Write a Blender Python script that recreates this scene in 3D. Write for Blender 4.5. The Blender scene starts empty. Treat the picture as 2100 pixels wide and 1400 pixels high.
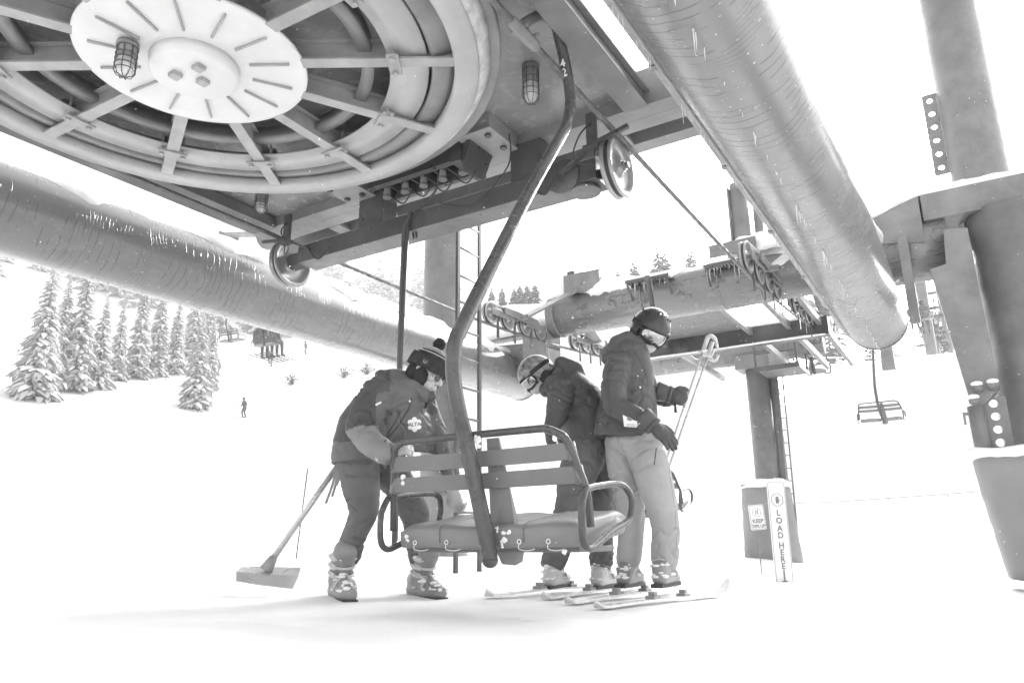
import bpy, bmesh, math, random
from mathutils import Vector, Matrix, Quaternion, noise
from mathutils.bvhtree import BVHTree
R=math.radians
S=bpy.context.scene
# ------------------------------------------------------------------ camera
CAM_H=.36; F=1510.; PITCH=R(14.93); ROLL=R(-.68)
W_=Vector((0,math.cos(PITCH),math.sin(PITCH))); rt=Vector((1,0,0)); up_=rt.cross(W_)
RT=rt*math.cos(ROLL)+up_*math.sin(ROLL); UP=RT.cross(W_)
HAZE=.0022
CO=Vector((0,0,CAM_H))
cd=bpy.data.cameras.new('camera'); cam=bpy.data.objects.new('camera',cd); S.collection.objects.link(cam)
cam.matrix_world=Matrix((( RT.x,UP.x,-W_.x,CO.x),(RT.y,UP.y,-W_.y,CO.y),(RT.z,UP.z,-W_.z,CO.z),(0,0,0,1)))
cd.sensor_width=36; cd.lens=F/2100*36; cd.clip_start=.05; cd.clip_end=3000; S.camera=cam
# ------------------------------------------------------------------ world, sun, exposure (the photograph is black and white: neutral light)
SUN_EL=R(27); SUN_AZ=R(33)
w=bpy.data.worlds.new('World'); S.world=w; w.use_nodes=True
nt=w.node_tree; bg=nt.nodes['Background']
sky=nt.nodes.new('ShaderNodeTexSky'); sky.sky_type='NISHITA'; sky.sun_disc=False
sky.sun_elevation=SUN_EL; sky.sun_rotation=SUN_AZ; sky.dust_density=4; sky.air_density=1.5
bwn=nt.nodes.new('ShaderNodeRGBToBW'); nt.links.new(sky.outputs[0],bwn.inputs[0]); nt.links.new(bwn.outputs[0],bg.inputs['Color'])
bg.inputs['Strength'].default_value=.15
sd=bpy.data.lights.new('sun','SUN'); sd.energy=1.6; sd.angle=R(16); sd.color=(1,1,1)
sun=bpy.data.objects.new('sun',sd); S.collection.objects.link(sun)
sun.rotation_euler=Vector((-math.sin(SUN_AZ)*math.cos(SUN_EL),-math.cos(SUN_AZ)*math.cos(SUN_EL),-math.sin(SUN_EL))).to_track_quat('-Z','Y').to_euler()
S.view_settings.view_transform='Standard'; S.view_settings.look='None'; S.view_settings.exposure=2.1; S.view_settings.gamma=1
S.render.engine='CYCLES'
# ------------------------------------------------------------------ lift frame: U along the line, V across it
TH=R(31.81)
U=Vector((math.sin(TH),math.cos(TH),0)); V=Vector((math.cos(TH),-math.sin(TH),0)); Z=Vector((0,0,1))
def LV(b,a,z): return V*b+U*a+Z*z
def ray(x,y): return RT*((x-1050)/F)-UP*((y-700)/F)+W_
def PY(x,y,Y): d=ray(x,y); return CO+d*(Y/d.y)
def _l(P): return Vector((P.dot(V),P.dot(U),P.z))
def PB(x,y,b): d=ray(x,y); return _l(CO+d*(b/d.dot(V)))       # lift coords (b,a,z)
def PA(x,y,a): d=ray(x,y); return _l(CO+d*(a/d.dot(U)))
def PZ(x,y,z): d=ray(x,y); return _l(CO+d*((z-CAM_H)/d.z))
def toL(P): return _l(P)
# ------------------------------------------------------------------ mesh builder
class M:
    def __init__(s): s.v=[];s.f=[];s.s=[];s.g=[]
    def add(s,vs,fs,sm=False):
        o=len(s.v); s.v+=[Vector(v) for v in vs]; s.f+=[tuple(i+o for i in f) for f in fs]
        s.s+=[sm]*len(fs) if not isinstance(sm,list) else sm
        s.g.append((o,len(s.v),len(s.f)-len(fs),len(s.f)));return s
    def box(s,c,sz,rot=None):
        c=Vector(c);h=Vector(sz)/2
        vs=[Vector((x*h.x,y*h.y,z*h.z)) for x in(-1,1) for y in(-1,1) for z in(-1,1)]
        if rot is not None: vs=[rot@v for v in vs]
        return s.add([v+c for v in vs],[(0,1,3,2),(4,6,7,5),(0,4,5,1),(2,3,7,6),(0,2,6,4),(1,5,7,3)])
    def bx(s,x0,x1,y0,y1,z0,z1): return s.box(((x0+x1)/2,(y0+y1)/2,(z0+z1)/2),(abs(x1-x0),abs(y1-y0),abs(z1-z0)))
    def bar(s,p,q,w,h,up=Z):
        p=Vector(p);q=Vector(q);d=(q-p);L=d.length;d.normalize()
        x=d.cross(Vector(up));
        if x.length<1e-4:x=d.cross(Vector((1,0,.01)))
        x.normalize();u=x.cross(d)
        return s.box((p+q)/2,(w,L,h),Matrix((x,d,u)).transposed())
    def cyl(s,p,q,r,r2=None,n=16,caps=True,sm=True):
        return s.tube([p,q],[r,r if r2 is None else r2],n,caps,sm)
    def tube(s,pts,r,n=10,caps=True,sm=True,closed=False):
        pts=[Vector(p) for p in pts];k=len(pts)
        if not isinstance(r,(list,tuple)): r=[r]*k
        t=[]
        for i in range(k):
            if closed: d=pts[(i+1)%k]-pts[i-1]
            else: d=pts[min(i+1,k-1)]-pts[max(i-1,0)]
            t.append(d.normalized() if d.length>1e-9 else Z.copy())
        x=t[0].orthogonal().normalized();vs=[]
        for i in range(k):
            x=x-t[i]*x.dot(t[i]); x.normalize(); y=t[i].cross(x)
            for j in range(n):
                a=2*math.pi*j/n; vs.append(pts[i]+(x*math.cos(a)+y*math.sin(a))*r[i])
        fs=[(i*n+j,i*n+(j+1)%n,(i+1)*n+(j+1)%n,(i+1)*n+j) for i in range(k-1) for j in range(n)]
        sms=[sm]*len(fs)
        if closed:
            # find twist offset
            best=min(range(n),key=lambda o:(vs[(k-1)*n]-vs[o]).length)
            fs+=[((k-1)*n+j,(k-1)*n+(j+1)%n,(j+1+best)%n,(j+best)%n) for j in range(n)];sms+=[sm]*n
        elif caps:
            fs+=[tuple(range(n-1,-1,-1)),tuple((k-1)*n+j for j in range(n))];sms+=[False,False]
        return s.add(vs,fs,sms)
    def lathe(s,o,ax,prof,n=24,sm=True,closed=False,a0=0,a1=2*math.pi):
        # prof: list of (radius, height along axis)
        o=Vector(o);ax=Vector(ax).normalized();x=ax.orthogonal().normalized() if abs(ax.z)<.99 else Vector((1,0,0));y=ax.cross(x)
        full=abs(a1-a0-2*math.pi)<1e-6;m=n if full else n+1;k=len(prof);vs=[]
        for j in range(m):
            a=a0+(a1-a0)*j/n; d=x*math.cos(a)+y*math.sin(a)
            for (r,h) in prof: vs.append(o+d*r+ax*h)
        fs=[]
        for j in range(n):
            jn=(j+1)%m
            for i in range(k if closed else k-1):
                i2=(i+1)%k; fs.append((j*k+i,jn*k+i,jn*k+i2,j*k+i2))
        sms=[sm]*len(fs)
        if not full and closed: fs+=[tuple(range(k)),tuple((m-1)*k+i for i in range(k-1,-1,-1))];sms+=[False,False]
        return s.add(vs,fs,sms)
    def prism(s,poly,th):
        poly=[Vector(p) for p in poly];th=Vector(th);n=len(poly)
        return s.add(poly+[p+th for p in poly],[tuple(range(n)),tuple(range(2*n-1,n-1,-1))]+[(i,i+n,(i+1)%n+n,(i+1)%n) for i in range(n)])
    def ell(s,c,r,rot=None,n=14,m=9):
        c=Vector(c)
        if not isinstance(r,(tuple,list,Vector)): r=(r,r,r)
        vs=[Vector((0,0,-r[2]))]
        for i in range(1,m):
            t=math.pi*i/m-math.pi/2
            for j in range(n):
                a=2*math.pi*j/n; vs.append(Vector((r[0]*math.cos(t)*math.cos(a),r[1]*math.cos(t)*math.sin(a),r[2]*math.sin(t))))
        vs.append(Vector((0,0,r[2])))
        if rot is not None: vs=[rot@v for v in vs]
        fs=[(0,1+(j+1)%n,1+j) for j in range(n)]
        for i in range(m-2):
            b=1+i*n; fs+=[(b+j,b+(j+1)%n,b+n+(j+1)%n,b+n+j) for j in range(n)]
        b=1+(m-2)*n; fs+=[(b+j,b+(j+1)%n,len(vs)-1) for j in range(n)]
        return s.add([v+c for v in vs],fs,True)
    def cap(s,p,q,r,r2=None,n=14):   # capsule for fused bodies
        r2=r if r2 is None else r2
        s.ell(p,r,n=n,m=8);s.ell(q,r2,n=n,m=8);return s.cyl(p,q,r,r2,n=n)
    def hexbolt(s,p,ax,r,h):
        p=Vector(p);ax=Vector(ax).normalized()
        return s.cyl(p,p+ax*h,r,n=6,sm=False)
    def merge(s,o,fn=None):
        return s.add([fn(v) if fn else v for v in o.v],o.f,list(o.s))
def smooth_path(P,k=6):
    P=[Vector(p) for p in P];out=[]
    for i in range(len(P)-1):
        a=P[max(i-1,0)];b=P[i];c=P[i+1];d=P[min(i+2,len(P)-1)]
        for j in range(k):
            t=j/k;out.append(.5*((2*b)+(c-a)*t+(2*a-5*b+4*c-d)*t*t+(3*b-a-3*c+d)*t**3))
    out.append(P[-1]);return out
def text_m(body,size,right,up,at,th=.002,mir=False):
    cu=bpy.data.curves.new('t','FONT');cu.body=body;cu.size=size;cu.align_x='CENTER';cu.align_y='CENTER';cu.extrude=th/2;cu.offset=size*.03
    o=bpy.data.objects.new('t',cu);S.collection.objects.link(o);bpy.context.view_layer.update()
    me=o.evaluated_get(bpy.context.evaluated_depsgraph_get()).to_mesh()
    right=Vector(right).normalized();up=Vector(up).normalized();nn=right.cross(up);at=Vector(at)
    m=M();m.add([at+right*v.co.x+up*v.co.y+nn*v.co.z for v in me.vertices],[tuple(p.vertices) for p in me.polygons])
    bpy.data.objects.remove(o);bpy.data.curves.remove(cu);return m
# ------------------------------------------------------------------ objects
ORG={}
def setp(o,label=None,cat=None,group=None,kind=None):
    if label:o['label']=label
    if cat:o['category']=cat
    if group:o['group']=group
    if kind:o['kind']=kind
    return o
def thing(name,label,cat,loc=(0,0,0),lift=True,group=None):
    o=bpy.data.objects.new(name,None);S.collection.objects.link(o);o.empty_display_size=.1
    loc=Vector(loc);ORG[o.name]=loc
    o.location=LV(*loc) if lift else loc
    if lift:o.rotation_euler=(0,0,-TH)
    return setp(o,label,cat,group)
def obj(name,m,mat,parent=None,lift=True,origin=None,bevel=0,kind=None,label=None,cat=None,group=None):
    if parent is not None:
        org=ORG[parent.name]
    else: org=Vector(origin) if origin is not None else Vector((0,0,0))
    me=bpy.data.meshes.new(name);me.from_pydata([v-org for v in m.v],[],m.f)
    me.polygons.foreach_set('use_smooth',m.s);me.materials.append(mat) if not isinstance(mat,list) else [me.materials.append(x) for x in mat]
    bm=bmesh.new();bm.from_mesh(me);bmesh.ops.recalc_face_normals(bm,faces=bm.faces);bm.to_mesh(me);bm.free()
    o=bpy.data.objects.new(name,me);S.collection.objects.link(o)
    ORG[o.name]=org
    if parent is not None:o.parent=parent
    else:
        o.location=LV(*org) if lift else org
        if lift:o.rotation_euler=(0,0,-TH)
    if bevel:
        b=o.modifiers.new('bevel','BEVEL');b.width=bevel;b.segments=2;b.limit_method='ANGLE';b.angle_limit=R(50)
    return setp(o,label,cat,group,kind)
def parts(name,m,mat,parent,per=1,**k):
    """one object per piece; per = number of primitives that make a piece"""
    for i in range(0,len(m.g),per):
        v0=m.g[i][0];v1=m.g[min(i+per,len(m.g))-1][1];f0=m.g[i][2];f1=m.g[min(i+per,len(m.g))-1][3];q=M()
        q.v=m.v[v0:v1];q.f=[tuple(j-v0 for j in f) for f in m.f[f0:f1]];q.s=m.s[f0:f1];o=obj(name,q,mat,parent,**k)
    return o
def copy_tree(o,parent=None):
    c=o.copy();S.collection.objects.link(c)
    if parent is not None:c.parent=parent
    for ch in list(o.children):copy_tree(ch,c)
    return c
def fuse(name,m,mat,parent,vox=.014,it=3,disp=0,dscale=.1,matfn=None,lift=False,org=None,stretch=None):
    """one continuous surface from overlapping closed shapes"""
    org=ORG[parent.name] if parent is not None else Vector(org)
    me=bpy.data.meshes.new('f');me.from_pydata([v-org for v in m.v],[],m.f)
    bm=bmesh.new();bm.from_mesh(me);bmesh.ops.recalc_face_normals(bm,faces=bm.faces);bm.to_mesh(me);bm.free()
    o=bpy.data.objects.new('f',me);S.collection.objects.link(o)
    r=o.modifiers.new('r','REMESH');r.mode='VOXEL';r.voxel_size=vox
    sm=o.modifiers.new('s','SMOOTH');sm.iterations=it;sm.factor=.5
    bpy.context.view_layer.update()
    e=o.evaluated_get(bpy.context.evaluated_depsgraph_get())
    nm=bpy.data.meshes.new_from_object(e);bpy.data.objects.remove(o);nm.name=name
    if disp:
        ns=[v.normal.copy() for v in nm.vertices]
        for v,n in zip(nm.vertices,ns):
            p=v.co.copy()
            if stretch: p=stretch(p)
            q=p/dscale
            q2=Vector((q.x,q.y,q.z*1.5))+Vector((noise.noise(q*.8+Vector((5,1,2))),noise.noise(q*.8),noise.noise(q*.8+Vector((9,3,4)))))*1.1
            broad=noise.noise(q*.8+Vector((3,8,1)))
            cr=max(0,1-abs(noise.noise(q2*1.15))*5.5)**1.5*max(0,min(1,.5+2.2*noise.noise(q*.6+Vector((1,1,8)))))
            cr2=max(0,1-abs(noise.noise(q2*2.4+Vector((4,4,4))))*5)**1.5*max(0,min(1,.3+2.*noise.noise(q*.9+Vector((6,2,8)))))
            v.co+=n*disp*(broad*.8-cr*.75-cr2*.35+.12*noise.noise(q*5))
    for p in nm.polygons:p.use_smooth=True
    mats=mat if isinstance(mat,list) else [mat]
    for x in mats:nm.materials.append(x)
    if matfn:
        for p in nm.polygons:p.material_index=matfn(p.center+org)
    o=bpy.data.objects.new(name,nm);S.collection.objects.link(o);o.parent=parent;ORG[o.name]=org
    if parent is None:o.location=org
    return o
# ------------------------------------------------------------------ materials
def nodes(name):
    m=bpy.data.materials.new(name);m.use_nodes=True;nt=m.node_tree;return m,nt,nt.nodes['Principled BSDF']
def ramp(nt,fac,stops):
    r=nt.nodes.new('ShaderNodeValToRGB');e=r.color_ramp.elements
    while len(e)<len(stops):e.new(.5)
    for i,(p,c) in enumerate(stops):e[i].position=p;e[i].color=(c,c,c,1)
    nt.links.new(fac,r.inputs[0]);return r.outputs[0]
def tnoise(nt,scale,det=4,rough=.6,sc=(1,1,1),dist=0):
    tc=nt.nodes.new('ShaderNodeTexCoord');mp=nt.nodes.new('ShaderNodeMapping');mp.inputs['Scale'].default_value=sc
    nt.links.new(tc.outputs['Object'],mp.inputs[0]);n=nt.nodes.new('ShaderNodeTexNoise');n.inputs['Scale'].default_value=scale
    n.inputs['Detail'].default_value=det;n.inputs['Roughness'].default_value=rough;n.inputs['Distortion'].default_value=dist
    nt.links.new(mp.outputs[0],n.inputs['Vector']);return n.outputs['Fac']
def mix(nt,fac,a,b,typ='MIX'):
    x=nt.nodes.new('ShaderNodeMix');x.data_type='RGBA';x.blend_type=typ
    if isinstance(fac,float):x.inputs[0].default_value=fac
    else:nt.links.new(fac,x.inputs[0])
    for s,k in((a,6),(b,7)):
        if isinstance(s,(float,int)):x.inputs[k].default_value=(s,s,s,1)
        else:nt.links.new(s,x.inputs[k])
    return x.outputs[2]
def bump(nt,b,h,st,dist=.01):
    n=nt.nodes.new('ShaderNodeBump');n.inputs['Strength'].default_value=st;n.inputs['Distance'].default_value=dist
    nt.links.new(h,n.inputs['Height']);nt.links.new(n.outputs[0],b.inputs['Normal']);return n
def paint(name,v,rough=.4,var=.25,metal=0,scale=3,frost=.0,bmp=.15,spec=.5):
    m,nt,b=nodes(name)
    n=tnoise(nt,scale,6,.65);col=ramp(nt,n,[(.3,v*(1-var)),(.7,v*(1+var))])
    if frost:
        fr=ramp(nt,tnoise(nt,60,3,.7),[(.66,0),(.72,1)]);fr2=ramp(nt,tnoise(nt,2.2,3),[(.5,0),(.65,1)])
        mm=mix(nt,fr,0.,fr2);mu=nt.nodes.new('ShaderNodeMath');mu.operation='MULTIPLY';nt.links.new(mm,mu.inputs[0]);mu.inputs[1].default_value=frost
        col=mix(nt,mu.outputs[0],col,.75)
    nt.links.new(col,b.inputs['Base Color']);b.inputs['Metallic'].default_value=metal
    rr=ramp(nt,tnoise(nt,9,5),[(.3,max(rough-.1,.05)),(.7,min(rough+.12,1))]);nt.links.new(rr,b.inputs['Roughness'])
    b.inputs['Specular IOR Level'].default_value=spec
    bump(nt,b,tnoise(nt,35,4,.6),bmp,.004);return m
def snowmat(name='snow',v=.86):
    m,nt,b=nodes(name);n=tnoise(nt,1.2,6,.6);col=ramp(nt,n,[(.3,v*.98),(.7,v*1.02)]);nt.links.new(col,b.inputs['Base Color'])
    b.inputs['Roughness'].default_value=.75;b.inputs['Specular IOR Level'].default_value=.2
    bump(nt,b,tnoise(nt,7,8,.65),.35,.03);return m
def tubemat(name,v):
    m,nt,b=nodes(name)
    col=ramp(nt,tnoise(nt,1.3,4,.5,(1,.25,1)),[(.3,v*.93),(.7,v*1.06)])
    tc=nt.nodes.new('ShaderNodeTexCoord')
    def lines(sc,dist,lo,hi,ms,m0,m1):
        w_=nt.nodes.new('ShaderNodeTexWave');w_.wave_type='BANDS';w_.bands_direction='Y';w_.inputs['Scale'].default_value=sc;w_.inputs['Distortion'].default_value=dist
        w_.inputs['Detail'].default_value=2;w_.inputs['Detail Scale'].default_value=.55;nt.links.new(tc.outputs['Object'],w_.inputs['Vector'])
        l=ramp(nt,w_.outputs['Fac'],[(lo,0),(hi,1)]);k=ramp(nt,tnoise(nt,1.,3,.6,ms),[(m0,0),(m1,1)])
        mu=nt.nodes.new('ShaderNodeMath');mu.operation='MULTIPLY';nt.links.new(l,mu.inputs[0]);nt.links.new(k,mu.inputs[1]);return mu.outputs[0]
    a=lines(4.3,7,.955,.985,(2.4,3.2,2.4),.50,.54);c=lines(9.1,9,.96,.99,(3.1,2.3,3.1),.54,.58)
    x=nt.nodes.new('ShaderNodeMath');x.operation='MAXIMUM';nt.links.new(a,x.inputs[0]);nt.links.new(c,x.inputs[1])
    m2=nt.nodes.new('ShaderNodeMath');m2.operation='MULTIPLY';nt.links.new(x.outputs[0],m2.inputs[0]);m2.inputs[1].default_value=.6
    col=mix(nt,m2.outputs[0],col,v*.3)
    fr=ramp(nt,tnoise(nt,38,2,.6,(1,1.6,1)),[(.715,0),(.735,.9)]);col=mix(nt,fr,col,.75)
    nt.links.new(col,b.inputs['Base Color'])
    rr=ramp(nt,tnoise(nt,3,5),[(.3,.20),(.7,.30)]);nt.links.new(rr,b.inputs['Roughness']);b.inputs['Specular IOR Level'].default_value=.6
    bump(nt,b,x.outputs[0],.5,.004);return m
def cloth(name,v,var=.15,rough=.75,scale=6,sp=.25):
    m,nt,b=nodes(name);col=ramp(nt,tnoise(nt,scale,5),[(.3,v*(1-var)),(.7,v*(1+var))]);nt.links.new(col,b.inputs['Base Color'])
    b.inputs['Roughness'].default_value=rough;b.inputs['Specular IOR Level'].default_value=sp
    bump(nt,b,tnoise(nt,240,2),.15,.002);return m
def glass(name,v=.8,rough=.05,al=.35):
    m,nt,b=nodes(name);b.inputs['Base Color'].default_value=(v,v,v,1);b.inputs['Roughness'].default_value=rough;b.inputs['Alpha'].default_value=al;return m
K={}
K['snow']=snowmat();K['ground']=snowmat('snow_ground',.88)
K['tube']=tubemat('tube_paint',.18)
K['steel']=paint('steel_paint',.18,.38,.25,frost=.7)
K['steel_m']=paint('steel_mid',.24,.35,.2,frost=.6)
K['steel_l']=paint('steel_light',.30,.45,.2,frost=.5)
K['steel_d']=paint('steel_dark',.075,.35,.3,frost=.6)
K['deck']=paint('deck_paint',.25,.22,.35,scale=1.4,frost=.3)
K['wheel']=paint('wheel_paint',.36,.42,.18,scale=2,frost=.4)
K['hub']=paint('hub_paint',.62,.6,.08,scale=2)
K['spoke']=paint('spoke_paint',.30,.4,.25)
K['black']=paint('black_rubber',.04,.6,.2)
K['galv']=paint('galvanised',.33,.4,.2,metal=.6)
K['liner']=paint('rubber_liner',.5,.7,.35,scale=8)
K['chair']=paint('chair_paint',.075,.22,.3,frost=.5,scale=5)
K['slat']=paint('slat',.17,.45,.15,frost=.4)
K['seat']=paint('seat_vinyl',.22,.45,.12,frost=.3,bmp=.3)
K['rope']=paint('rope_steel',.14,.45,.3,metal=.5,scale=20)
K['white']=paint('white_paint',.8,.5,.04)
K['ice']=glass('ice',.9,.1,.55)
K['glass']=glass('lamp_glass',.85,.1,.45)
K['pad']=cloth('vinyl_pad',.24,.15,.5,2)
K['bark']=paint('bark',.16,.9,.3);K['needle_d']=paint('needles_dark',.07,.9,.35,scale=2)
K['needle']=paint('needles',.42,.9,.35,scale=2);K['bamboo']=paint('bamboo',.2,.6,.2)
K['signw']=paint('sign_white',.78,.45,.04);K['ink']=paint('sign_ink',.2,.5,.1)
K['alu']=paint('aluminium',.5,.3,.08,metal=.4)
K['grate']=paint('grating',.16,.5,.4,scale=30,frost=1.)
# ------------------------------------------------------------------ ground
def smst(a,b,x):
    t=max(0,min(1,(x-a)/(b-a)));return t*t*(3-2*t)
def gz(x,y):
    D=math.hypot(x,y);az=math.degrees(math.atan2(x,y))
    z=.03-.06*max(-6,min(6,x))*math.exp(-(D/26)**2)
    z+=.035*noise.noise(Vector((x*.35,y*.35,3)))*min(D/4,1)+.010*noise.noise(Vector((x*2.1,y*2.1,1)))
    fwd=smst(85,50,abs(az))
    if D>12:
        r=.0152*(min(D,88)-12)**1.66
        if D>88:r+=(min(D,165)-88)*.50
        rr=7.3*smst(17,32,D)
        k=smst(23,17,az);r=rr*(1-k)+r*k
        r+=9.5*smst(48,70,D)*smst(-7,-1,az)*smst(20,15,az)*smst(130,85,D)
        r+=(noise.noise(Vector((x*.03,y*.03,7)))*1.2+noise.noise(Vector((x*.1,y*.1,2)))*.25)*min((D-12)/30,1)
        z+=r*(fwd*.92+.08)
    return z
def hitg(px,py,maxD=400):
    d=ray(px,py);t=2.;
    while t<maxD:
        p=CO+d*t
        if p.z<gz(p.x,p.y):return p
        t*=1.004
    p=CO+d*maxD;return p
def onY(px,Y):
    p=PY(px,900,Y);return Vector((p.x,p.y,gz(p.x,p.y)))
m=M();rings=[0];r=.4
while r<168:rings.append(r);r*=1.045
n=220;vs=[Vector((0,0,gz(0,0)))]
for r in rings[1:]:
    for j in range(n):
        a=2*math.pi*j/n;vs.append(Vector((r*math.sin(a),r*math.cos(a),gz(r*math.sin(a),r*math.cos(a)))))
fs=[(0,1+j,1+(j+1)%n) for j in range(n)]
for i in range(len(rings)-2):
    b=1+i*n;fs+=[(b+j,b+n+j,b+n+(j+1)%n,b+(j+1)%n) for j in range(n)]
m.add(vs,fs,True);obj('snow_ground',m,K['ground'],None,lift=False,kind='structure')

def snowcap(path,wid,hgt,side=None,seed=0,n=9,step=.08,drop=.0,env=None):
    """lumpy snow lying along a path of crest points; side = across direction"""
    m=M();P=[Vector(p) for p in path];out=[]
    for i in range(len(P)-1):
        L=(P[i+1]-P[i]).length;k=max(1,int(L/step))
        for j in range(k):out.append(P[i].lerp(P[i+1],j/k))
    out.append(P[-1]);N=len(out);vs=[]
    for i,p in enumerate(out):
        d=(out[min(i+1,N-1)]-out[max(i-1,0)]).normalized();s=(Vector(side) if side is not None else d.cross(Z)).normalized()
        e=min(1,min(i,N-1-i)*step/ (wid*.6+.01));e=math.sqrt(max(e,.02))
        q=p*2.3+Vector((seed,seed*2,0))
        wl=wid*(.85+.5*noise.noise(q+Vector((0,0,9))));wr=wid*(.85+.5*noise.noise(q+Vector((0,9,0))))
        hh=hgt*(.8+.6*noise.noise(q*1.3))*e
        if env:hh*=env(i/(N-1))
        for j in range(n):
            t=j/(n-1)*2-1;ww=wl if t<0 else wr
            x=t*ww; zz=hh*math.sqrt(max(0,1-t**4))-drop*(abs(t)**2.2)*(1+.5*noise.noise(p*9+Vector((j,0,seed))))
            zz+=.018*noise.noise(p*7+Vector((j*.7,seed,0)))*(1-abs(t))
            vs.append(p+s*x+Z*zz)
        vs.append(p+s*wr*.75-Z*(drop+.01)*.6);vs.append(p-s*wl*.75-Z*(drop+.01)*.6)
    k=n+2;fs=[]
    for i in range(N-1):
        for j in range(k):fs.append((i*k+j,i*k+(j+1)%k,(i+1)*k+(j+1)%k,(i+1)*k+j))
    fs+=[tuple(range(k)),tuple((N-1)*k+j for j in range(k))]
    m.add(vs,fs,True);return m
def icicles(path,n,lmin,lmax,seed=1,r=.005):
    random.seed(seed);m=M();P=[Vector(p) for p in path]
    for i in range(n):
        t=random.random()*(len(P)-1);k=min(int(t),len(P)-2);p=P[k].lerp(P[k+1],t-k);L=random.uniform(lmin,lmax)*random.random()
        m.tube([p+Z*.01,p-Z*L*.4,p-Z*L],[r*(.6+L*3),r*.6,r*.12],6)
    return m
bR,bL,bC=-1.87,-5.41,-3.64; ZR=3.20
# ------------------------------------------------------------------ bullwheel
WC=Vector((bC,2.28,0));ZB=3.14
bw=thing('bullwheel','huge light grey spoked bullwheel lying flat overhead under the deck','wheel',(bC,2.28,ZB))
def rg(name,prof,mat,n=128):
    m=M();m.lathe((bC,2.28,0),Z,prof,n=n,closed=True);return obj(name,m,mat,bw,bevel=0)
rg('outer_rim',[(1.56,ZB+.05),(1.56,ZB),(1.575,ZB-.012),(1.705,ZB-.012),(1.715,ZB),(1.715,ZB+.012),(1.60,ZB+.10)],K['wheel'])
rg('groove_liner',[(1.716,ZB+.004),(1.745,ZB+.03),(1.755,ZB+.05),(1.785,ZB+.085),(1.70,ZB+.10),(1.66,ZB+.06)],K['liner'])
rg('upper_flange',[(1.79,ZB+.086),(1.835,ZB+.07),(1.845,ZB+.08),(1.845,ZB+.12),(1.62,ZB+.13),(1.66,ZB+.101)],K['steel'])
rg('web_ring',[(1.42,ZB+.17),(1.42,ZB+.025),(1.45,ZB+.02),(1.53,ZB+.05),(1.565,ZB+.055),(1.565,ZB+.11),(1.52,ZB+.17)],K['steel'])
rg('inner_ring',[(1.16,ZB+.05),(1.16,ZB+.035),(1.40,ZB+.035),(1.40,ZB+.05),(1.38,ZB+.17),(1.36,ZB+.17),(1.36,ZB+.06)],K['wheel'])
rg('brake_ring',[(.98,ZB+.10),(.98,ZB+.07),(1.06,ZB+.07),(1.06,ZB+.10),(1.05,ZB+.2),(1.03,ZB+.2)],K['steel'])
m=M();m.lathe((bC,2.28,0),Z,[(.001,ZB-.005),(.640,ZB-.005),(.655,ZB+.0),(.655,ZB-.001+.02),(.001,ZB+.02)],n=96);hd=obj('hub_disc',m,K['hub'],bw)
m=M()
for k in range(14):
    a=2*math.pi*k/14+.1;d=Vector((math.cos(a),math.sin(a),0));m.bar(WC+d*.33+Z*(ZB-.013),WC+d*.57+Z*(ZB-.013),.014,.015)
parts('gusset',m,K['steel_l'],hd,bevel=.003)
m=M();m.lathe((bC,2.28,0),Z,[(.001,ZB-.085),(.235,ZB-.085),(.25,ZB-.075),(.255,ZB-.006),(.001,ZB-.006)],n=64);hb=obj('hub',m,K['hub'],bw)
m=M()
for (x,y) in((.02,.05),(-.06,-.08),(.12,-.05)):m.bx(bC+x-.03,bC+x+.03,2.28+y-.03,2.28+y+.03,ZB-.115,ZB-.086)
parts('lock_block',m,K['spoke'],hb,bevel=.004)
for k in range(12):
    a=R(2+30*k);d=Vector((math.cos(a),math.sin(a),0));m=M();s_=d.cross(Z)
    def sp(r0,r1,w,z0,z1,off=0):
        p=WC+d*r0+s_*off;q=WC+d*r1+s_*off;m.bar(p+Z*((z0+z1)/2),q+Z*((z0+z1)/2),w,z1-z0)
    sp(.60,1.60,.085,ZB-.004,ZB+.012);sp(.60,1.575,.014,ZB+.013,ZB+.128);sp(.60,1.575,.085,ZB+.129,ZB+.141)
    so=obj('spoke',m,K['spoke'],bw,bevel=.002)
    m=M();c=WC+d*1.20
    m.bar(c-s_*.10+Z*(ZB-.013),c+s_*.10+Z*(ZB-.013),.075,.014);m.bar(c+d*.1-s_*.08+Z*(ZB+.15),c+d*.1+s_*.08+Z*(ZB+.15),.08,.012)
    for t in(-.07,.07):m.hexbolt(c+s_*t+Z*(ZB-.021),-Z,.02,.016);m.cyl(c+s_*t+Z*(ZB),c+s_*t+Z*(ZB+.14),.009,n=8)
    obj('clamp_plate',m,K['steel_l'],so,bevel=.002)
# ------------------------------------------------------------------ tension carriage
ZU=3.40
ca=thing('tension_carriage','broad dark steel deck with deep far crossbeam carrying the wheel overhead','machinery',(bC,4.6,ZU))
m=M();m.bx(-5.75,-1.62,.2,4.56,ZU+.10,ZU+.13);obj('deck_plate',m,K['deck'],ca)
m=M()
m.bx(-5.95,-1.26,4.56,4.72,ZU,ZU+.30);m.bx(-5.95,-1.26,4.725,4.88,ZU+.004,ZU+.2)
m.bx(-5.95,-1.26,5.05,5.20,ZU+.001,ZU+.30)
sl=[(-5.85,-5.2),(-5.05,-4.5),(-4.42,-2.95),(-2.8,-2.05),(-1.95,-1.42)]
e=-5.95
for (s0,s1) in sl+[(-1.26,-1.26)]:
    if s0>e:m.bx(e,s0,4.881,5.049,ZU+.002,ZU+.04)
    e=s1
m.bx(-5.95,-1.26,4.881,5.049,ZU+.22,ZU+.28)
cb=obj('cross_beam',m,K['steel_m'],ca,bevel=.004)
m=M()
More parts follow.
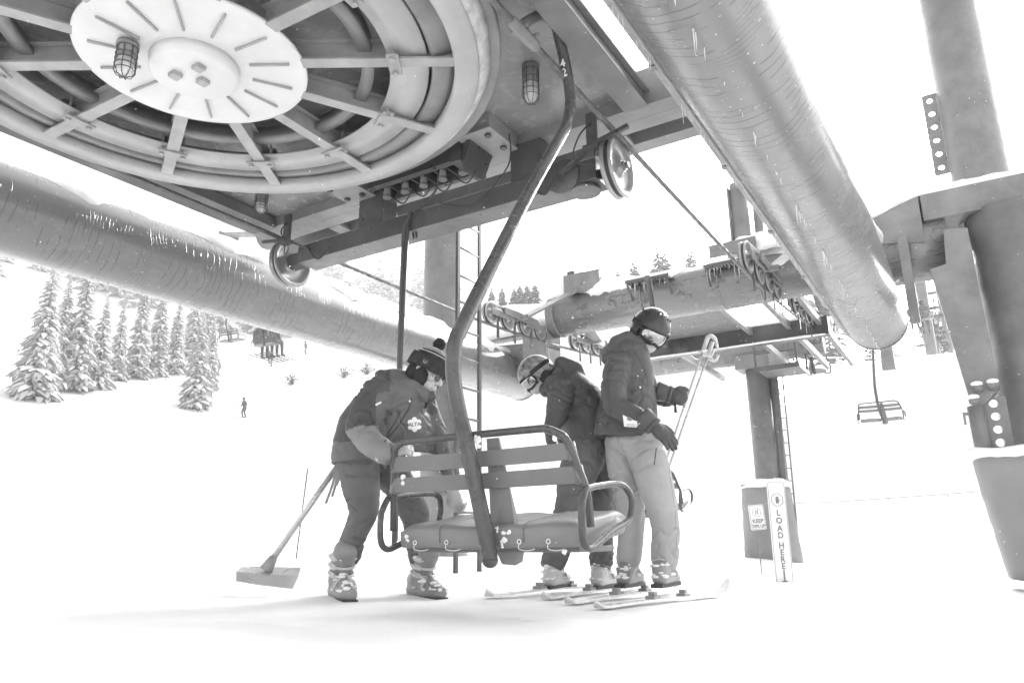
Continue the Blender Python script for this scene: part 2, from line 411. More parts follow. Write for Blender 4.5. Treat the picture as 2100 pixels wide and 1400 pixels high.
for k in range(120):
    x=-5.7+k*.036
    if x<-1.4:m.bar((x,4.93+(k%2)*.05,ZU+.2),(x+.03,4.98-(k%2)*.05,ZU+.2),.006,.01)
obj('expanded_mesh',m,K['steel_l'],cb)
m=M()
for b0 in(-5.72,-1.78):
    m.bx(b0-.0,b0+.12,.2,4.55,ZU-.02,ZU+.09);m.bx(b0-.03,b0+.15,.2,4.54,ZU-.034,ZU-.021)
parts('side_rail',m,K['steel'],ca,2,bevel=.003)
m=M();m.bx(-1.45,-1.30,.6,4.55,ZU-.0,ZU+.12);m.bx(-5.95,-5.82,.6,4.55,ZU,ZU+.12);parts('outer_rail',m,K['steel'],ca,bevel=.003)
m=M()
for b0 in(-4.55,-3.05):
    m=M();m.bx(b0,b0+.32,4.12,4.555,ZU-.05,ZU-.025);m.bx(b0+.02,b0+.30,4.14,4.55,ZU-.024,ZU+.099);mp=obj('bearing_block',m,K['steel_l'],ca,bevel=.004);m=M()
    for x in(.07,.25):
        for y in(4.2,4.42):m.hexbolt((b0+x,y,ZU-.051),-Z,.027,.022)
    parts('bolt',m,K['steel_d'],mp)

m=M();m.bx(-4.05,-3.15,4.22,4.28,ZU-.16,ZU+.1);m.bx(-4.05,-3.15,4.50,4.55,ZU-.16,ZU+.098)
for k in range(8):
    x=-4.0+k*.12;m.bx(x,x+.012,4.285,4.495,ZU-.15,ZU-.03)
m.bx(-3.14,-3.05,4.18,4.55,ZU-.2,ZU+.099)
m.prism([(-3.04,4.2,ZU-.25),(-2.9,4.2,ZU+.08),(-3.04,4.2,ZU+.08)],(0,.3,0))
sr=obj('switch_rack',m,K['steel_d'],ca,bevel=.002)
m=M()
for k in range(5):
    x=-3.95+k*.2;m.cyl((x,4.36,ZU-.05),(x,4.36,ZU-.19),.03,n=12);m.cyl((x,4.36,ZU-.19),(x,4.36,ZU-.215),.036,n=12)
parts('limit_switch',m,K['steel'],sr,2)
m=M();random.seed(4)
for k in range(4):
    p=[Vector((-3.9+k*.22,4.36,ZU-.21)),Vector((-3.8+k*.22,4.4,ZU-.27-random.random()*.06)),Vector((-3.68+k*.22,4.36,ZU-.22))];m.tube(smooth_path(p),.007,6)
rodb=PA(868,375,4.62);
for off in(-.012,.02):
    m.tube(smooth_path([(-3.35,4.3,ZU-.05),(-3.45,4.4,ZU-.25),(rodb.x+off,4.52,ZU-.35),(rodb.x-.03+off,4.56,ZU-.55)]),.01,6)
m.tube(smooth_path([(-2.7,4.35,ZU-.0),(-2.75,4.4,ZU-.25),(-3.1,4.45,ZU-.45),(-3.45,4.45,ZU-.35)]),.006,6)
obj('cable',m,K['black'],sr)
# sheave beam
z0,z1=2.90,3.07
sb=thing('guide_beam','long dark steel box beam hung on two posts below the crossbeam, a sheave at each end','beam',(bC,4.62,z0))
m=M();m.bx(-5.18,-2.05,4.50,4.74,z0,z1);be=obj('beam',m,K['steel_d'],sb,bevel=.006)
for (q0,q1) in((-4.43,-4.15),(-2.80,-2.52)):
    m=M();m.bx(q0,q1,4.52,4.72,z1+.002,ZU-.002);obj('hanger_post',m,K['steel_d'],sb,bevel=.006)
m=M();m.lathe((-2.32,4.49,(z0+z1)/2),(0,-1,0),[(.001,.01),(.13,.01),(.14,0),(.14,-.005)],n=36);m.hexbolt((-2.32,4.48,(z0+z1)/2),(0,-1,0),.02,.02)
m.cyl((-2.2,4.62,z0),(-2.2,4.62,z0-.03),.12,n=30)
obj('cover_plate',m,K['steel_d'],sb)
def sheave(c,ax,r,name,parent,mat=None,w=.05,n=40,linerm=None):
    c=Vector(c);ax=Vector(ax).normalized();m=M()
    pr=[(r*.16,-w*1.1),(r*.2,-w*1.1),(r*.22,-w*.5),(r*.5,-w*.25),(r*.76,-w*.45),(r*.82,-w*.95),(r*.98,-w*1.05),(r,-w*.9),(r*.985,-w*.55),(r*.90,-w*.3),(r*.90,w*.3),(r*.985,w*.55),(r,w*.9),(r*.98,w*1.05),(r*.82,w*.95),(r*.76,w*.45),(r*.5,w*.25),(r*.22,w*.5),(r*.2,w*1.1),(r*.16,w*1.1)]
    m.lathe(c,ax,pr,n=n,closed=True);o=obj(name,m,mat or K['galv'],parent)
    m=M();m.lathe(c,ax,[(r*.905,-w*.32),(r*.93,-w*.3),(r*.93,w*.3),(r*.905,w*.32)],n=n,closed=True);obj('rubber_liner',m,linerm or K['black'],o)
    m=M();m.cyl(c-ax*w*1.6,c+ax*w*1.6,r*.15,n=16);m.hexbolt(c+ax*w*1.6,ax,r*.11,.025);m.hexbolt(c-ax*w*1.6,-ax,r*.11,.025);obj('axle',m,K['steel'],o)
    return o
sheave((bR-.06,4.62,3.0),(1,0,0),.235,'sheave',sb,w=.042)
sheave((bL,4.62,2.98),(1,0,0),.235,'sheave',sb,w=.042)
m=M();m.cyl((bL+.03,4.62,2.985),(-5.17,4.62,2.985),.085,n=6,sm=False);m.cyl((-2.06,4.62,2.985),(bR-.12,4.62,2.985),.04,n=14);obj('spindle',m,K['steel_d'],sb)
# derail bracket + wires
for (cx,sgn) in((bR,-1),(bL,1)):
    m=M();x=cx+sgn*.16;m.bx(x-.04,x+.04,4.40,4.43,3.10,3.38);m.bar((x,4.41,3.12),(x+.3*-sgn,4.38,3.16),.03,.03);m.bar((x,4.42,3.12),(x+.28*sgn,4.44,2.98),.05,.02)
    m.bx(x-.06,x+.06,4.37,4.45,3.08,3.11)
    br=obj('rope_catcher',m,K['steel_d'],sb,bevel=.002)
    m=M();m.tube(smooth_path([(x,4.41,3.3),(x+.05*sgn,4.3,3.15),(x+.12*sgn,4.34,3.0),(x+.0,4.4,2.97),(x-.02*sgn,4.42,3.1),(x,4.42,3.2)]),.006,6)
    m.tube(smooth_path([(x+.28*sgn,4.44,2.98),(x+.33*sgn,4.42,2.93),(x+.42*sgn,4.44,2.85),(x+.55*sgn,4.46,2.95)]),.01,6);obj('wire',m,K['black'],br)
# round end plates behind the left sheave
m=M();q=PA(562,462,5.3);m.cyl((q.x,5.28,q.z),(q.x,5.33,q.z),.30,n=48);m.cyl((q.x,5.33,q.z),(q.x,5.6,q.z),.05,n=12)
dd=obj('round_plate',m,K['steel'],ca,bevel=.003)
m=M();q2=PA(470,478,5.9);m.cyl((q2.x,5.88,q2.z),(q2.x,5.93,q2.z),.22,n=40);m.cyl((q2.x,5.9,q2.z),(q.x,5.5,q.z),.07,n=16);dd2=obj('round_plate',m,K['steel'],ca,bevel=.003)
obj('snow_layer',snowcap([(q2.x-.02,5.8,q2.z+.02),(q.x-.1,5.55,q.z+.05)],.14,.22,seed=9,step=.04,drop=.04),K['snow'],dd2)
# caged lamps
def caged(c,label,on=True,L=.22):
    c=Vector(c);t=thing('caged_lamp',label,'lamp',c,group='caged lamps under the deck')
    m=M();m.lathe(c,-Z,[(.001,0),(.06,0),(.062,.02),(.052,.035),(.05,L*.48),(.001,L*.48)],n=24);obj('lamp_body',m,K['steel'],t)
    m=M();m.lathe(c-Z*L*.48,-Z,[(.046,0),(.045,L*.3),(.03,L*.44),(.001,L*.47)],n=20);obj('globe',m,K['glass'],t)
    m=M();m.ell(c-Z*L*.66,(.024,.024,.034));obj('bulb',m,K['white'],t)
    m=M()
    for k in range(8):
        a=k*math.pi/4;d=Vector((math.cos(a),math.sin(a),0))
        m.tube([c+d*.056-Z*L*.1,c+d*.058-Z*L*.8,c+d*.04-Z*L*.95,c-Z*L*1.0],.0028,5)
    for h in(.15,.35,.5,.65,.8):m.tube([c+Vector((math.cos(a)*.058,math.sin(a)*.058,-L*h)) for a in [j*math.pi/8 for j in range(16)]],.0028,5,closed=True)
    obj('wire_cage',m,K['steel_d'],t);return t
q=PZ(1088,135,ZU+.1);caged((q.x,q.y,ZU+.098),'caged lamp under the deck between the wheel rim and the numbered hanger',L=.30)
q=PZ(537,398,ZU+.1);caged((q.x,q.y,ZU+.098),'small caged lamp hanging below the lowest point of the wheel rim',L=.2)
q=PZ(263,90,ZB-.02);caged((q.x,q.y,ZB-.021),'pale caged lamp hanging left of the wheel hub',L=.22)
# ------------------------------------------------------------------ support tubes
def support(bx_,a0,a1,label,seed,r=.365,zc=3.01,flip=1):
    t=thing('support_tube',label,'steel tube',(bx_,a1,zc),group='twin support tubes')
    m=M();ns=60;vs=[];N=40
    m.lathe((bx_,a0,zc),(0,1,0),[(r,0),(r,a1-a0),(r*.985,a1-a0+.02),(r*.9,a1-a0+.03),(.001,a1-a0+.03)],n=72)
    m.lathe((bx_,a0,zc),(0,1,0),[(r*1.0,a1-a0-.03),(r*1.018,a1-a0-.03),(r*1.018,a1-a0+.006),(r,a1-a0+.006)],n=72,closed=True)
    sh=obj('tube_shell',m,K['tube'],t)
    # cable tray along the lower/inner flank
    an=R(200) if flip>0 else R(232)
    m=M();c=Vector((bx_+r*1.0*math.cos(an),0,zc+r*1.0*math.sin(an)))
    m.bx(c.x-.035,c.x+.02,a0,a1-.08,c.z-.03,c.z+.03)
    d=Vector((math.cos(an+.16),0,math.sin(an+.16)))*r*1.02
    m.cyl((bx_+d.x,a0,zc+d.z),(bx_+d.x,a1-.1,zc+d.z),.013,n=8)
    y=a0+.5
    tr=obj('cable_tray',m,K['steel_l'],t,bevel=.003);m=M()
    while y<a1-.5:
        m.bx(c.x-.045,c.x+.03,y,y+.05,c.z-.04,c.z+.04);y+=1.35
    parts('clip',m,K['steel'],tr,bevel=.003)
    sc=snowcap([(bx_,a0+.1,zc+r*.93),(bx_,a1-.15,zc+r*.93)],r*.88,.15,side=(1,0,0),seed=seed,drop=.19,step=.07,n=15)
    obj('snow_layer',sc,K['snow'],t)
    ic=icicles([(c.x,a0+1,c.z-.03),(c.x,a1-.2,c.z-.03)],90,.04,.22,seed);obj('icicle',ic,K['ice'],t,kind='stuff')
    ic=icicles([(bx_,a0+2,zc-r),(bx_,a1,zc-r)],60,.03,.2,seed+5);obj('icicle',ic,K['ice'],t,kind='stuff')
support(-.82,.2,10.3,'large shiny grey steel tube slanting down at upper right with run-off streaks',3)
support(-6.46,.2,10.7,'snow topped grey steel tube slanting across the left behind the hatted man',8,flip=1)
# ------------------------------------------------------------------ haul rope
def twist(path,r,name_m,step=.03,per=.16,lobes=6):
    P=[Vector(p) for p in path];pts=[]
    for i in range(len(P)-1):
        L=(P[i+1]-P[i]).length;k=max(1,int(L/step))
        for j in range(k):pts.append(P[i].lerp(P[i+1],j/k))
    pts.append(P[-1]);n=lobes*3;x=None;s=0;vs=[]
    for i,p in enumerate(pts):
        d=(pts[min(i+1,len(pts)-1)]-pts[max(i-1,0)]).normalized()
        if x is None:x=d.orthogonal().normalized()
        x=(x-d*x.dot(d)).normalized();y=d.cross(x)
        if i:s+=(p-pts[i-1]).length
        for j in range(n):
            a=2*math.pi*j/n;rr=r*(1+.13*math.cos(lobes*(a)));a2=a+s/per
            vs.append(p+(x*math.cos(a2)+y*math.sin(a2))*rr)
    name_m.add(vs,[(i*n+j,i*n+(j+1)%n,(i+1)*n+(j+1)%n,(i+1)*n+j) for i in range(len(pts)-1) for j in range(n)],True)
m=M()
def ropez(a):
    if a<7.5:return ZR
    if a<12:return ZR+.045*(a-7.5)**1.6*.62
    return ZR+.045*4.5**1.6*.62+(a-12)*.2
hi=[(bR,a/4,ropez(a/4)) for a in range(9,60)]
lo=[(bL,a/4,ropez(a/4)) for a in range(59,8,-1)]
arc=[(bC-1.77*math.cos(t),2.28-1.77*math.sin(t),ZR) for t in [math.pi*k/48 for k in range(1,48)]]
twist(lo+arc+hi,.0195,m)
for bb in(bR,bL):m.tube([(bb,a,ropez(a)) for a in(14.7,40,75,110)],.018,8)
obj('haul_rope',m,K['rope'],None,origin=(bC,2.28,ZR),label='twisted steel haul rope running from the wheel over sheaves up the hill',cat='rope')
# ------------------------------------------------------------------ sheave trains
def rock(b,pts,label,rad=.15,side=1,armto=None,dz=0.0):
    """row of hold-down sheaves above the rope; pts = list of a positions"""
    a0=pts[0];t=thing('sheave_train',label,'sheaves',(b,sum(pts)/len(pts),ropez(a0)),group='rows of sheaves pressing on the haul rope')
    zs=[ropez(a)+rad+.012 for a in pts]
    for a,z in zip(pts,zs):sheave((b,a,z),(1,0,0),rad,'sheave',t,mat=K['galv'],w=.035,n=28)
    m=M()
    for i in range(0,len(pts)-1,2):
        for s in(-.075,.075):
            m.bar((b+s,pts[i]-.06,zs[i]+.01),(b+s,pts[i+1]+.06,zs[i+1]+.01),.014,.095)
    parts('side_plate',m,K['steel'],t,bevel=.003)
    m=M()
    for i in range(1,len(pts)-2,4):
        j=min(i+1,len(pts)-1)
        for s in(-.105,.105):m.bar((b+s,(pts[i-1]+pts[i])/2,zs[i]+.06),(b+s,(pts[j]+pts[min(j+1,len(pts)-1)])/2,zs[j]+.06),.014,.10)
    parts('rocker_beam',m,K['steel'],t,bevel=.003)
    m=M()
    for i in range(0,len(pts)):
        m.bar((b+.02,pts[i]+.17,zs[i]-.0),(b+.02,pts[i]+.17,zs[i]-rad-.17),.05,.012,up=(1,0,0))
    parts('rope_guard',m,K['steel_d'],t)
    if armto is not None:
        k=len(pts)//2;m=M();m.bar((b+side*.14,(pts[k-1]+pts[k])/2,(zs[k-1]+zs[k])/2+.05),armto,.03,.20,up=(1,0,0))
        m.cyl((b-.12,(pts[k-1]+pts[k])/2,(zs[k-1]+zs[k])/2+.05),(b+side*.2,(pts[k-1]+pts[k])/2,(zs[k-1]+zs[k])/2+.05),.04,n=14)
        obj('arm',m,K['steel'],t,bevel=.003)
    for k in range(len(pts)):
        random.seed(k);
    sc=snowcap([(b,pts[0]-.05,zs[0]+rad*.9),(b,pts[-1],zs[-1]+rad*.8)],.07,.05,side=(1,0,0),seed=b,step=.06,env=lambda t:max(0,math.sin(t*17)));obj('snow_layer',sc,K['snow'],t)
    return t
AX=10.1;ZX=3.80;RX=.33
rock(bL,[8.15,8.6,9.07,9.52],'row of four sheaves on the left rope beside the ladder',.155,1,(-4.9,AX-.3,ZX+.28))
rock(bL,[10.7,11.1,11.5,11.9,12.3],'row of sheaves on the left rope beyond the crossarm above the bending rider',.15,1,(-5.0,AX+.1,ZX-.1))
rock(bR,[8.1,8.62,9.1,9.55],'row of four sheaves on the right rope before the crossarm',.19,1,(-1.5,AX-.3,ZX+.3))
rock(bR,[10.7,11.15,11.6,12.05,12.5,12.95,13.4,13.85,14.3,14.75],'long row of sheaves on the right rope beyond the crossarm',.17,1,(-1.5,AX+.2,ZX-.1))
# ------------------------------------------------------------------ front portal
po=thing('portal_frame','snow capped steel portal of round crossarm and two columns','frame',(bC,AX,0))
m=M();m.lathe((-5.45,AX,ZX),(1,0,0),[(.001,0),(RX,0),(RX,5.45-.12),(.001,5.45-.12)],n=64)
for x in(.12,1.6,2.75,3.3):m.lathe((-5.45+x,AX,ZX),(1,0,0),[(RX,0),(RX*1.03,.002),(RX*1.03,.03),(RX,.032)],n=64,closed=True)
cx=obj('crossarm',m,K['tube'],po)
sc=snowcap([(-5.5,AX,ZX+RX*.92),(-4.9,AX,ZX+RX*1.0),(-4.2,AX,ZX+RX*.95),(-2.6,AX,ZX+RX*.95),(-.4,AX,ZX+RX*.95)],RX*.92,.24,side=(0,1,0),seed=4,drop=.20,step=.05,n=15,env=lambda t:1.9-1.5*smst(0,.35,t)+.5*smst(.6,.75,t));obj('snow_layer',sc,K['snow'],cx)
obj('icicle',icicles([(-4.0,AX-RX*.8,ZX+.05),(-1.6,AX-RX*.8,ZX+.05)],40,.03,.3,7),K['ice'],cx,kind='stuff')
# work steps bolted to crossarm
for x in(-3.95,-2.78):
    m=M();yy=AX-RX-.10
    for k in range(14):m.bx(x+k*.045,x+k*.045+.01,yy-.09,yy+.12,ZX+.14,ZX+.18)
    m.bx(x-.02,x+.64,yy-.10,yy-.088,ZX+.135,ZX+.185);m.bx(x-.02,x+.64,yy+.122,yy+.134,ZX+.135,ZX+.185)
    for q in(x,x+.6):m.bar((q,yy-.08,ZX+.13),(q,yy+.14,ZX-.09),.02,.03)
    st=obj('step_grate',m,K['steel_d'],po)
    sc=snowcap([(x-.02,yy+.02,ZX+.185),(x+.63,yy+.02,ZX+.185)],.14,.07,side=(0,1,0),seed=x,step=.04,drop=.01);obj('snow_layer',sc,K['snow'],st)
    obj('icicle',icicles([(x,yy-.05,ZX+.13),(x+.6,yy-.05,ZX+.13)],14,.05,.3,int(-x*10),.006),K['ice'],st,kind='stuff')
# junction box and small housing on the arm
m=M();m.bx(-5.12,-4.50,AX-.28,AX+.05,ZX+RX-.06,ZX+RX+.24);bxx=obj('housing',m,K['steel'],po,bevel=.006)
m=M();m.lathe((-4.80,AX-.283,ZX+RX+.05),(0,-1,0),[(.001,.008),(.15,.008),(.155,0)],n=36);m.hexbolt((-4.80,AX-.29,ZX+RX+.06),(0,-1,0),.02,.02);obj('inspection_cover',m,K['steel'],bxx)
m=M();q=PA(1172,580,AX);m.bx(q.x-.07,q.x-.02,AX-.02,AX+.02,ZX+RX,q.z+.14);m.bx(q.x+.03,q.x+.06,AX-.02,AX+.02,ZX+RX,q.z+.18);m.bx(q.x-.07,q.x+.06,AX-.02,AX+.02,q.z+.14,q.z+.2)
obj('sensor_bracket',m,K['steel_d'],po,bevel=.003)
# left junction
m=M();m.bx(-5.93,-5.47,AX-.22,AX+.22,2.65,3.62);m.prism([(-5.94,AX-.02,3.45),(-7.35,AX-.02,3.55),(-7.35,AX-.02,3.35),(-6.4,AX-.02,2.95),(-5.94,AX-.02,2.8)],(0,.06,0))
m.bx(-7.35,-5.94,AX-.12,AX+.12,3.56,3.62)
obj('corner_box',m,K['steel'],po,bevel=.005)
obj('snow_layer',snowcap([(-6.9,AX-.1,3.62),(-5.5,AX-.1,3.66)],.22,.22,side=(0,1,0),seed=14,drop=.08,step=.06),K['snow'],po)
m=M();m.lathe((-7.75,AX,-.2),Z,[(.33,0),(.33,6.4),(.001,6.4)],n=48);cl=obj('column',m,K['steel'],po,label='left column, half hidden behind the hatted man')
m=M();m.bx(-7.40,-7.36,AX-.04,AX+.04,.4,6.0);m.bx(-7.46,-7.41,AX-.015,AX+.015,.4,6.0)
for k in range(14):m.hexbolt((-7.355,AX,.7+k*.36),(1,0,0),.025,.02)
obj('splice_angle',m,K['steel_d'],cl)
# right column
CR=Vector((.63,AX,0))
m=M();m.lathe((CR.x-.06,AX,4.0),Z,[(.31,0),(.31,4.6),(.001,4.6)],n=56);cr=obj('column',m,K['steel'],po,label='right column rising out of the top corner')
m=M();x0,x1=CR.x-.50,CR.x-.30
m.bx(x0,x1,AX-.03,AX+.0,4.55,6.0)
rk=M()
def plate_holes(x0,x1,y,z0,z1,n,rh,th=.03):
    """flat rack plate with round holes: strips left, right and rings between"""
    m=M();xc=(x0+x1)/2;w=(x1-x0);cell=(z1-z0)/n
    for k in range(n):
        zc=z0+cell*(k+.5);hx=w/2;hz=cell/2;K_=24;out=[];inn=[]
        for j in range(K_):
            a=2*math.pi*j/K_;c,s=math.cos(a),math.sin(a);t=min(hx/abs(c) if abs(c)>1e-6 else 9,hz/abs(s) if abs(s)>1e-6 else 9)
            out.append((xc+c*t,zc+s*t));inn.append((xc+c*rh,zc+s*rh))
        vs=[Vector((x,y,z)) for x,z in out]+[Vector((x,y,z)) for x,z in inn]+[Vector((x,y+th,z)) for x,z in out]+[Vector((x,y+th,z)) for x,z in inn]
        fs=[]
        for j in range(K_):
            j2=(j+1)%K_
            fs+=[(j,j2,K_+j2,K_+j),(2*K_+j2,2*K_+j,3*K_+j,3*K_+j2),(K_+j,K_+j2,3*K_+j2,3*K_+j),(j2,j,2*K_+j,2*K_+j2)]
        m.add(vs,fs)
    return m
q0=PA(1897,205,AX);q1=PA(1960,330,AX)
obj('hole_rack',plate_holes(CR.x-.53,CR.x-.36,AX-.03,q1.z-.15,q0.z+.05,6,.035),K['steel'],cr)
# snow-covered head beam
m=M();m.bx(-.10,2.2,AX-.42,AX+.42,4.02,4.36);m.prism([(-.12,AX-.42,4.36),(-1.0,AX-.42,4.05),(-1.0,AX-.42,3.9),(-.12,AX-.42,3.75)],(0,.84,0));hb2=obj('head_beam',m,K['steel'],po,bevel=.01)
obj('snow_layer',snowcap([(-1.1,AX,4.14),(-.5,AX,4.28),(-.12,AX,4.38),(2.2,AX,4.38)],.44,.17,side=(0,1,0),seed=21,drop=.02,step=.08,n=13),K['snow'],hb2)
m=M();m.lathe((-.60,AX,ZX),(1,0,0),[(.001,.0),(.40,0),(.40,.72),(.001,.72)],n=56);obj('end_sleeve',m,K['tube'],po)
# big lower column
m=M();m.lathe((.77,AX-.05,-.3),Z,[(.46,0),(.46,4.35),(.001,4.3)],n=64);lc=obj('column',m,K['steel'],po,label='broad dark lower column at the right edge')
# tapered side arm plate
yP=AX-.56
def pa(x,y):
    q=PA(x,y,yP);return (q.x,yP,q.z)
m=M();m.prism([pa(*p) for p in[(1907,552),(1940,541),(1934,470),(1984,466),(2013,615),(2050,790),(2044,803),(2018,830),(1998,832),(1990,823)]],(0,.22,0));sp_=obj('side_arm',m,K['steel'],po,bevel=.006)
m=M()
for (x,y) in((2005,795),(2036,790),(1998,822)):
    q=Vector(pa(x,y));m.cyl(q,q-Vector((0,.05,0)),.055,n=20);m.hexbolt(q-Vector((0,.05,0)),(0,-1,0),.04,.03)
parts('pin',m,K['steel'],sp_,2)
m=M()
for (x,y) in((2003,788),(1996,815),(2035,783)):
    q=Vector(pa(x,y));m.ell(q-Vector((0,.05,0)),(.06,.05,.03))
obj('snow_layer',m,K['snow'],sp_)
m=M();a_=Vector(pa(2000,832));b_=Vector(pa(2019,925));m.cyl(a_+Vector((0,.03,0)),b_+Vector((.0,.03,-.3)),.085,n=24);m.bar(a_-Vector((.11,0,.08)),a_-Vector((.0,0,.08)),.03,.03);m.bar(a_-Vector((.12,0,.06)),a_-Vector((.12,0,.2)),.025,.025)
obj('jack_rod',m,K['steel'],po)
q0=Vector(pa(2045,830));q1=Vector(pa(2078,925))
obj('hole_rack',plate_holes(q0.x-.15,q0.x+.09,yP+.06,q1.z-.25,q0.z+.1,6,.045),K['steel'],po)
# mast with rack and ladder behind the arm
m=M();q=PA(1523,480,10.6);m.lathe((q.x,10.6,ZX+.2),Z,[(.13,0),(.13,1.55),(.001,1.55)],n=32);m.lathe((q.x+.24,10.65,ZX+.2),Z,[(.07,0),(.07,1.2),(.001,1.2)],n=24)
m.bx(q.x-.16,q.x-.13,10.5,10.6,ZX+.2,ZX+1.7);ms=obj('mast',m,K['steel'],po)
m=M()
for k in range(46):m.bar((q.x-.2,10.52,ZX+.25+k*.032),(q.x-.17,10.52,ZX+.27+k*.032),.02,.012)
obj('toothed_rack',m,K['steel_d'],ms)
m=M()
for o_ in(.36,.52):m.cyl((q.x+o_,10.7,ZX+.3),(q.x+o_-.1,10.7,ZX+1.3),.014,n=8)
for k in range(4):m.cyl((q.x+.35-.025*k,10.7,ZX+.45+k*.25),(q.x+.51-.025*k,10.7,ZX+.45+k*.25),.011,n=8)
obj('ladder',m,K['steel'],po)
obj('snow_layer',snowcap([(q.x-.1,AX,ZX+RX),(q.x+.15,AX,ZX+RX+.10),(q.x+.55,AX,ZX+RX+.14),(-1.0,AX,ZX+RX+.05),(-.7,AX,ZX+RX)],.34,.34,side=(0,1,0),seed=31,drop=.15,step=.06,n=13),K['snow'],po)
m=M();q=PA(1440,530,AX-.2);m.bx(q.x+.15,q.x+.80,AX-.36,AX-.33,ZX+.33,ZX+.52);obj('back_plate',m,K['steel'],po,bevel=.004)
m=M();q=PA(1790,560,9.2);m.bx(-.41,-.30,9.6,9.66,2.75,3.85);obj('strap_plate',m,K['steel'],po,bevel=.004)
# pads
def pad(poly_lo,poly_hi,name,label,origin,snowp=None):
    """soft vinyl sleeve lofted between two outlines (world points)"""
    t=thing(name,label,'crash pad',origin,lift=False)
    n=len(poly_lo);m=M();L=10;vs=[]
    for k in range(L+1):
        f=k/L
        for j in range(n):
            p=Vector(poly_lo[j]).lerp(Vector(poly_hi[j]),f)
            p+=(p-Vector(origin)*1.0-Z*(p.z-Vector(origin).z)).normalized()*.025*noise.noise(p*3.2+Vector((0,0,f*3)))
            if k==0:p.z+=.04*noise.noise(p*4)
            vs.append(p)
    m.add(vs,[(k*n+j,k*n+(j+1)%n,(k+1)*n+(j+1)%n,(k+1)*n+j) for k in range(L) for j in range(n)]+[tuple(L*n+j for j in range(n)),tuple(range(n-1,-1,-1))],True)
    o=obj('cover',m,K['pad'],t)
    return t,o
def ringp(c,rx,ry,z,n=28,rot=0,sq=1):
    out=[]
    for j in range(n):
        a=2*math.pi*j/n;ca_,sa=math.cos(a),math.sin(a);e=2/ (2 if sq==1 else 5)
        x=rx*abs(ca_)**e*(1 if ca_>0 else -1);y=ry*abs(sa)**e*(1 if sa>0 else -1)
        out.append(Vector((c[0]+x*math.cos(rot)-y*math.sin(rot),c[1]+x*math.sin(rot)+y*math.cos(rot),z)))
    return out
ct=PY(1600,1150,14.6);c2=PY(1583,990,14.6)
pd,po_=pad(ringp((ct.x+.02,15.0),.56,.42,ct.z-.1),ringp((c2.x,15.0),.47,.40,c2.z),'tower_pad','grey padded sleeve with snowy rim round the tower foot behind the signs',(ct.x,15.0,ct.z))
m=M();pts=ringp((c2.x,15.0),.42,.36,c2.z+.0)
obj('snow_rim',snowcap(pts+[pts[0]],.09,.12,seed=2,step=.06,drop=.08),K['snow'],pd,lift=False)
aF=AX-.85
def lp(x,y):
    q=PA(x,y,aF);return q
T0=lp(1990,932);A0=lp(2068,1170)
def sqr(b0,z,n=32):
    cb0=b0+.72;out=[]
    for k in range(n):
        a=2*math.pi*k/n;c_,s_=math.cos(a),math.sin(a);e=.36
        out.append(LV(cb0+.72*abs(c_)**e*(1 if c_>0 else -1),aF+.75+.75*abs(s_)**e*(1 if s_>0 else -1),z))
    return out
og=LV(A0.x+.72,aF+.75,A0.z-.1)
pd,_=pad(sqr(A0.x,A0.z-.1),sqr(T0.x,T0.z),'column_pad','large grey vinyl pad topped with snow wrapping the right column',(og.x,og.y,og.z))
obj('snow_rim',snowcap([LV(T0.x+.0,aF+.35,T0.z-.01),LV(T0.x+.03,aF+.08,T0.z),LV(T0.x+.5,aF+.08,T0.z),LV(T0.x+1.3,aF+.08,T0.z)],.10,.08,seed=5,step=.05,drop=.04),K['snow'],pd,lift=False)
lcw=LV(-7.75,AX,0)
pd,_=pad(ringp((lcw.x+.05,lcw.y),.45,.45,gz(lcw.x,lcw.y)-.05),ringp((lcw.x,lcw.y),.40,.40,1.1),'left_column_pad','pale padded sleeve at the left column foot behind the hatted man',(lcw.x,lcw.y,gz(lcw.x,lcw.y)))
# ------------------------------------------------------------------ ladder under the carriage and hose
q0=PY(938,468,7.0);lb=toL(q0).x
la=thing('access_ladder','tall thin steel ladder standing behind the hanger tube','ladder',(lb,5.95,.0))
A_=PB(938,700,lb).y;B_=PB(983,700,lb).y
zb=gz(q0.x,7.0)
m=M()
for a in(A_,B_):m.bar((lb,a,zb-.05),(lb,a,4.4),.03,.045,up=(0,1,0))
rl=obj('rail',m,K['steel_d'],la,bevel=.003)
z=PB(960,860,lb).z;st=PB(960,860,lb).z-PB(960,920,lb).z
yy=[460,512,569,622,678,735,795,857,920,985,1050,1110]
for y in yy:
    q=PB(952,y,lb);m=M();m.cyl((lb,A_,q.z),(lb,B_,q.z),.013,n=10);obj('rung',m,K['steel'],la)
m=M();q=PA(850,440,4.58);q2=toL(PY(843,745,LV(*q).y-.05));w0=LV(*q)
p=[Vector(q),Vector((q.x-.0,q.y,q.z-.3)),Vector((q2.x,q2.y,q2.z)),Vector((q2.x,q2.y,.15))]
m.tube(smooth_path([(q.x+.03,4.5,z1-.0),(q.x,4.46,z0),(q.x-.01,4.46,z0-.3),(q.x-.02,4.46,1.6),(q.x-.02,4.46,.3)]),.022,10)
m.tube(smooth_path([(q.x+.03,4.47,z0+.02),(q.x+.03,4.45,z0-.3),(q.x+.01,4.45,1.6),(q.x+.01,4.45,.35)]),.012,8)
obj('hanging_conduit',m,K['steel_d'],None,origin=(q.x,4.46,.2),label='dark conduit pipe hanging straight down behind the hatted man',cat='pipe')
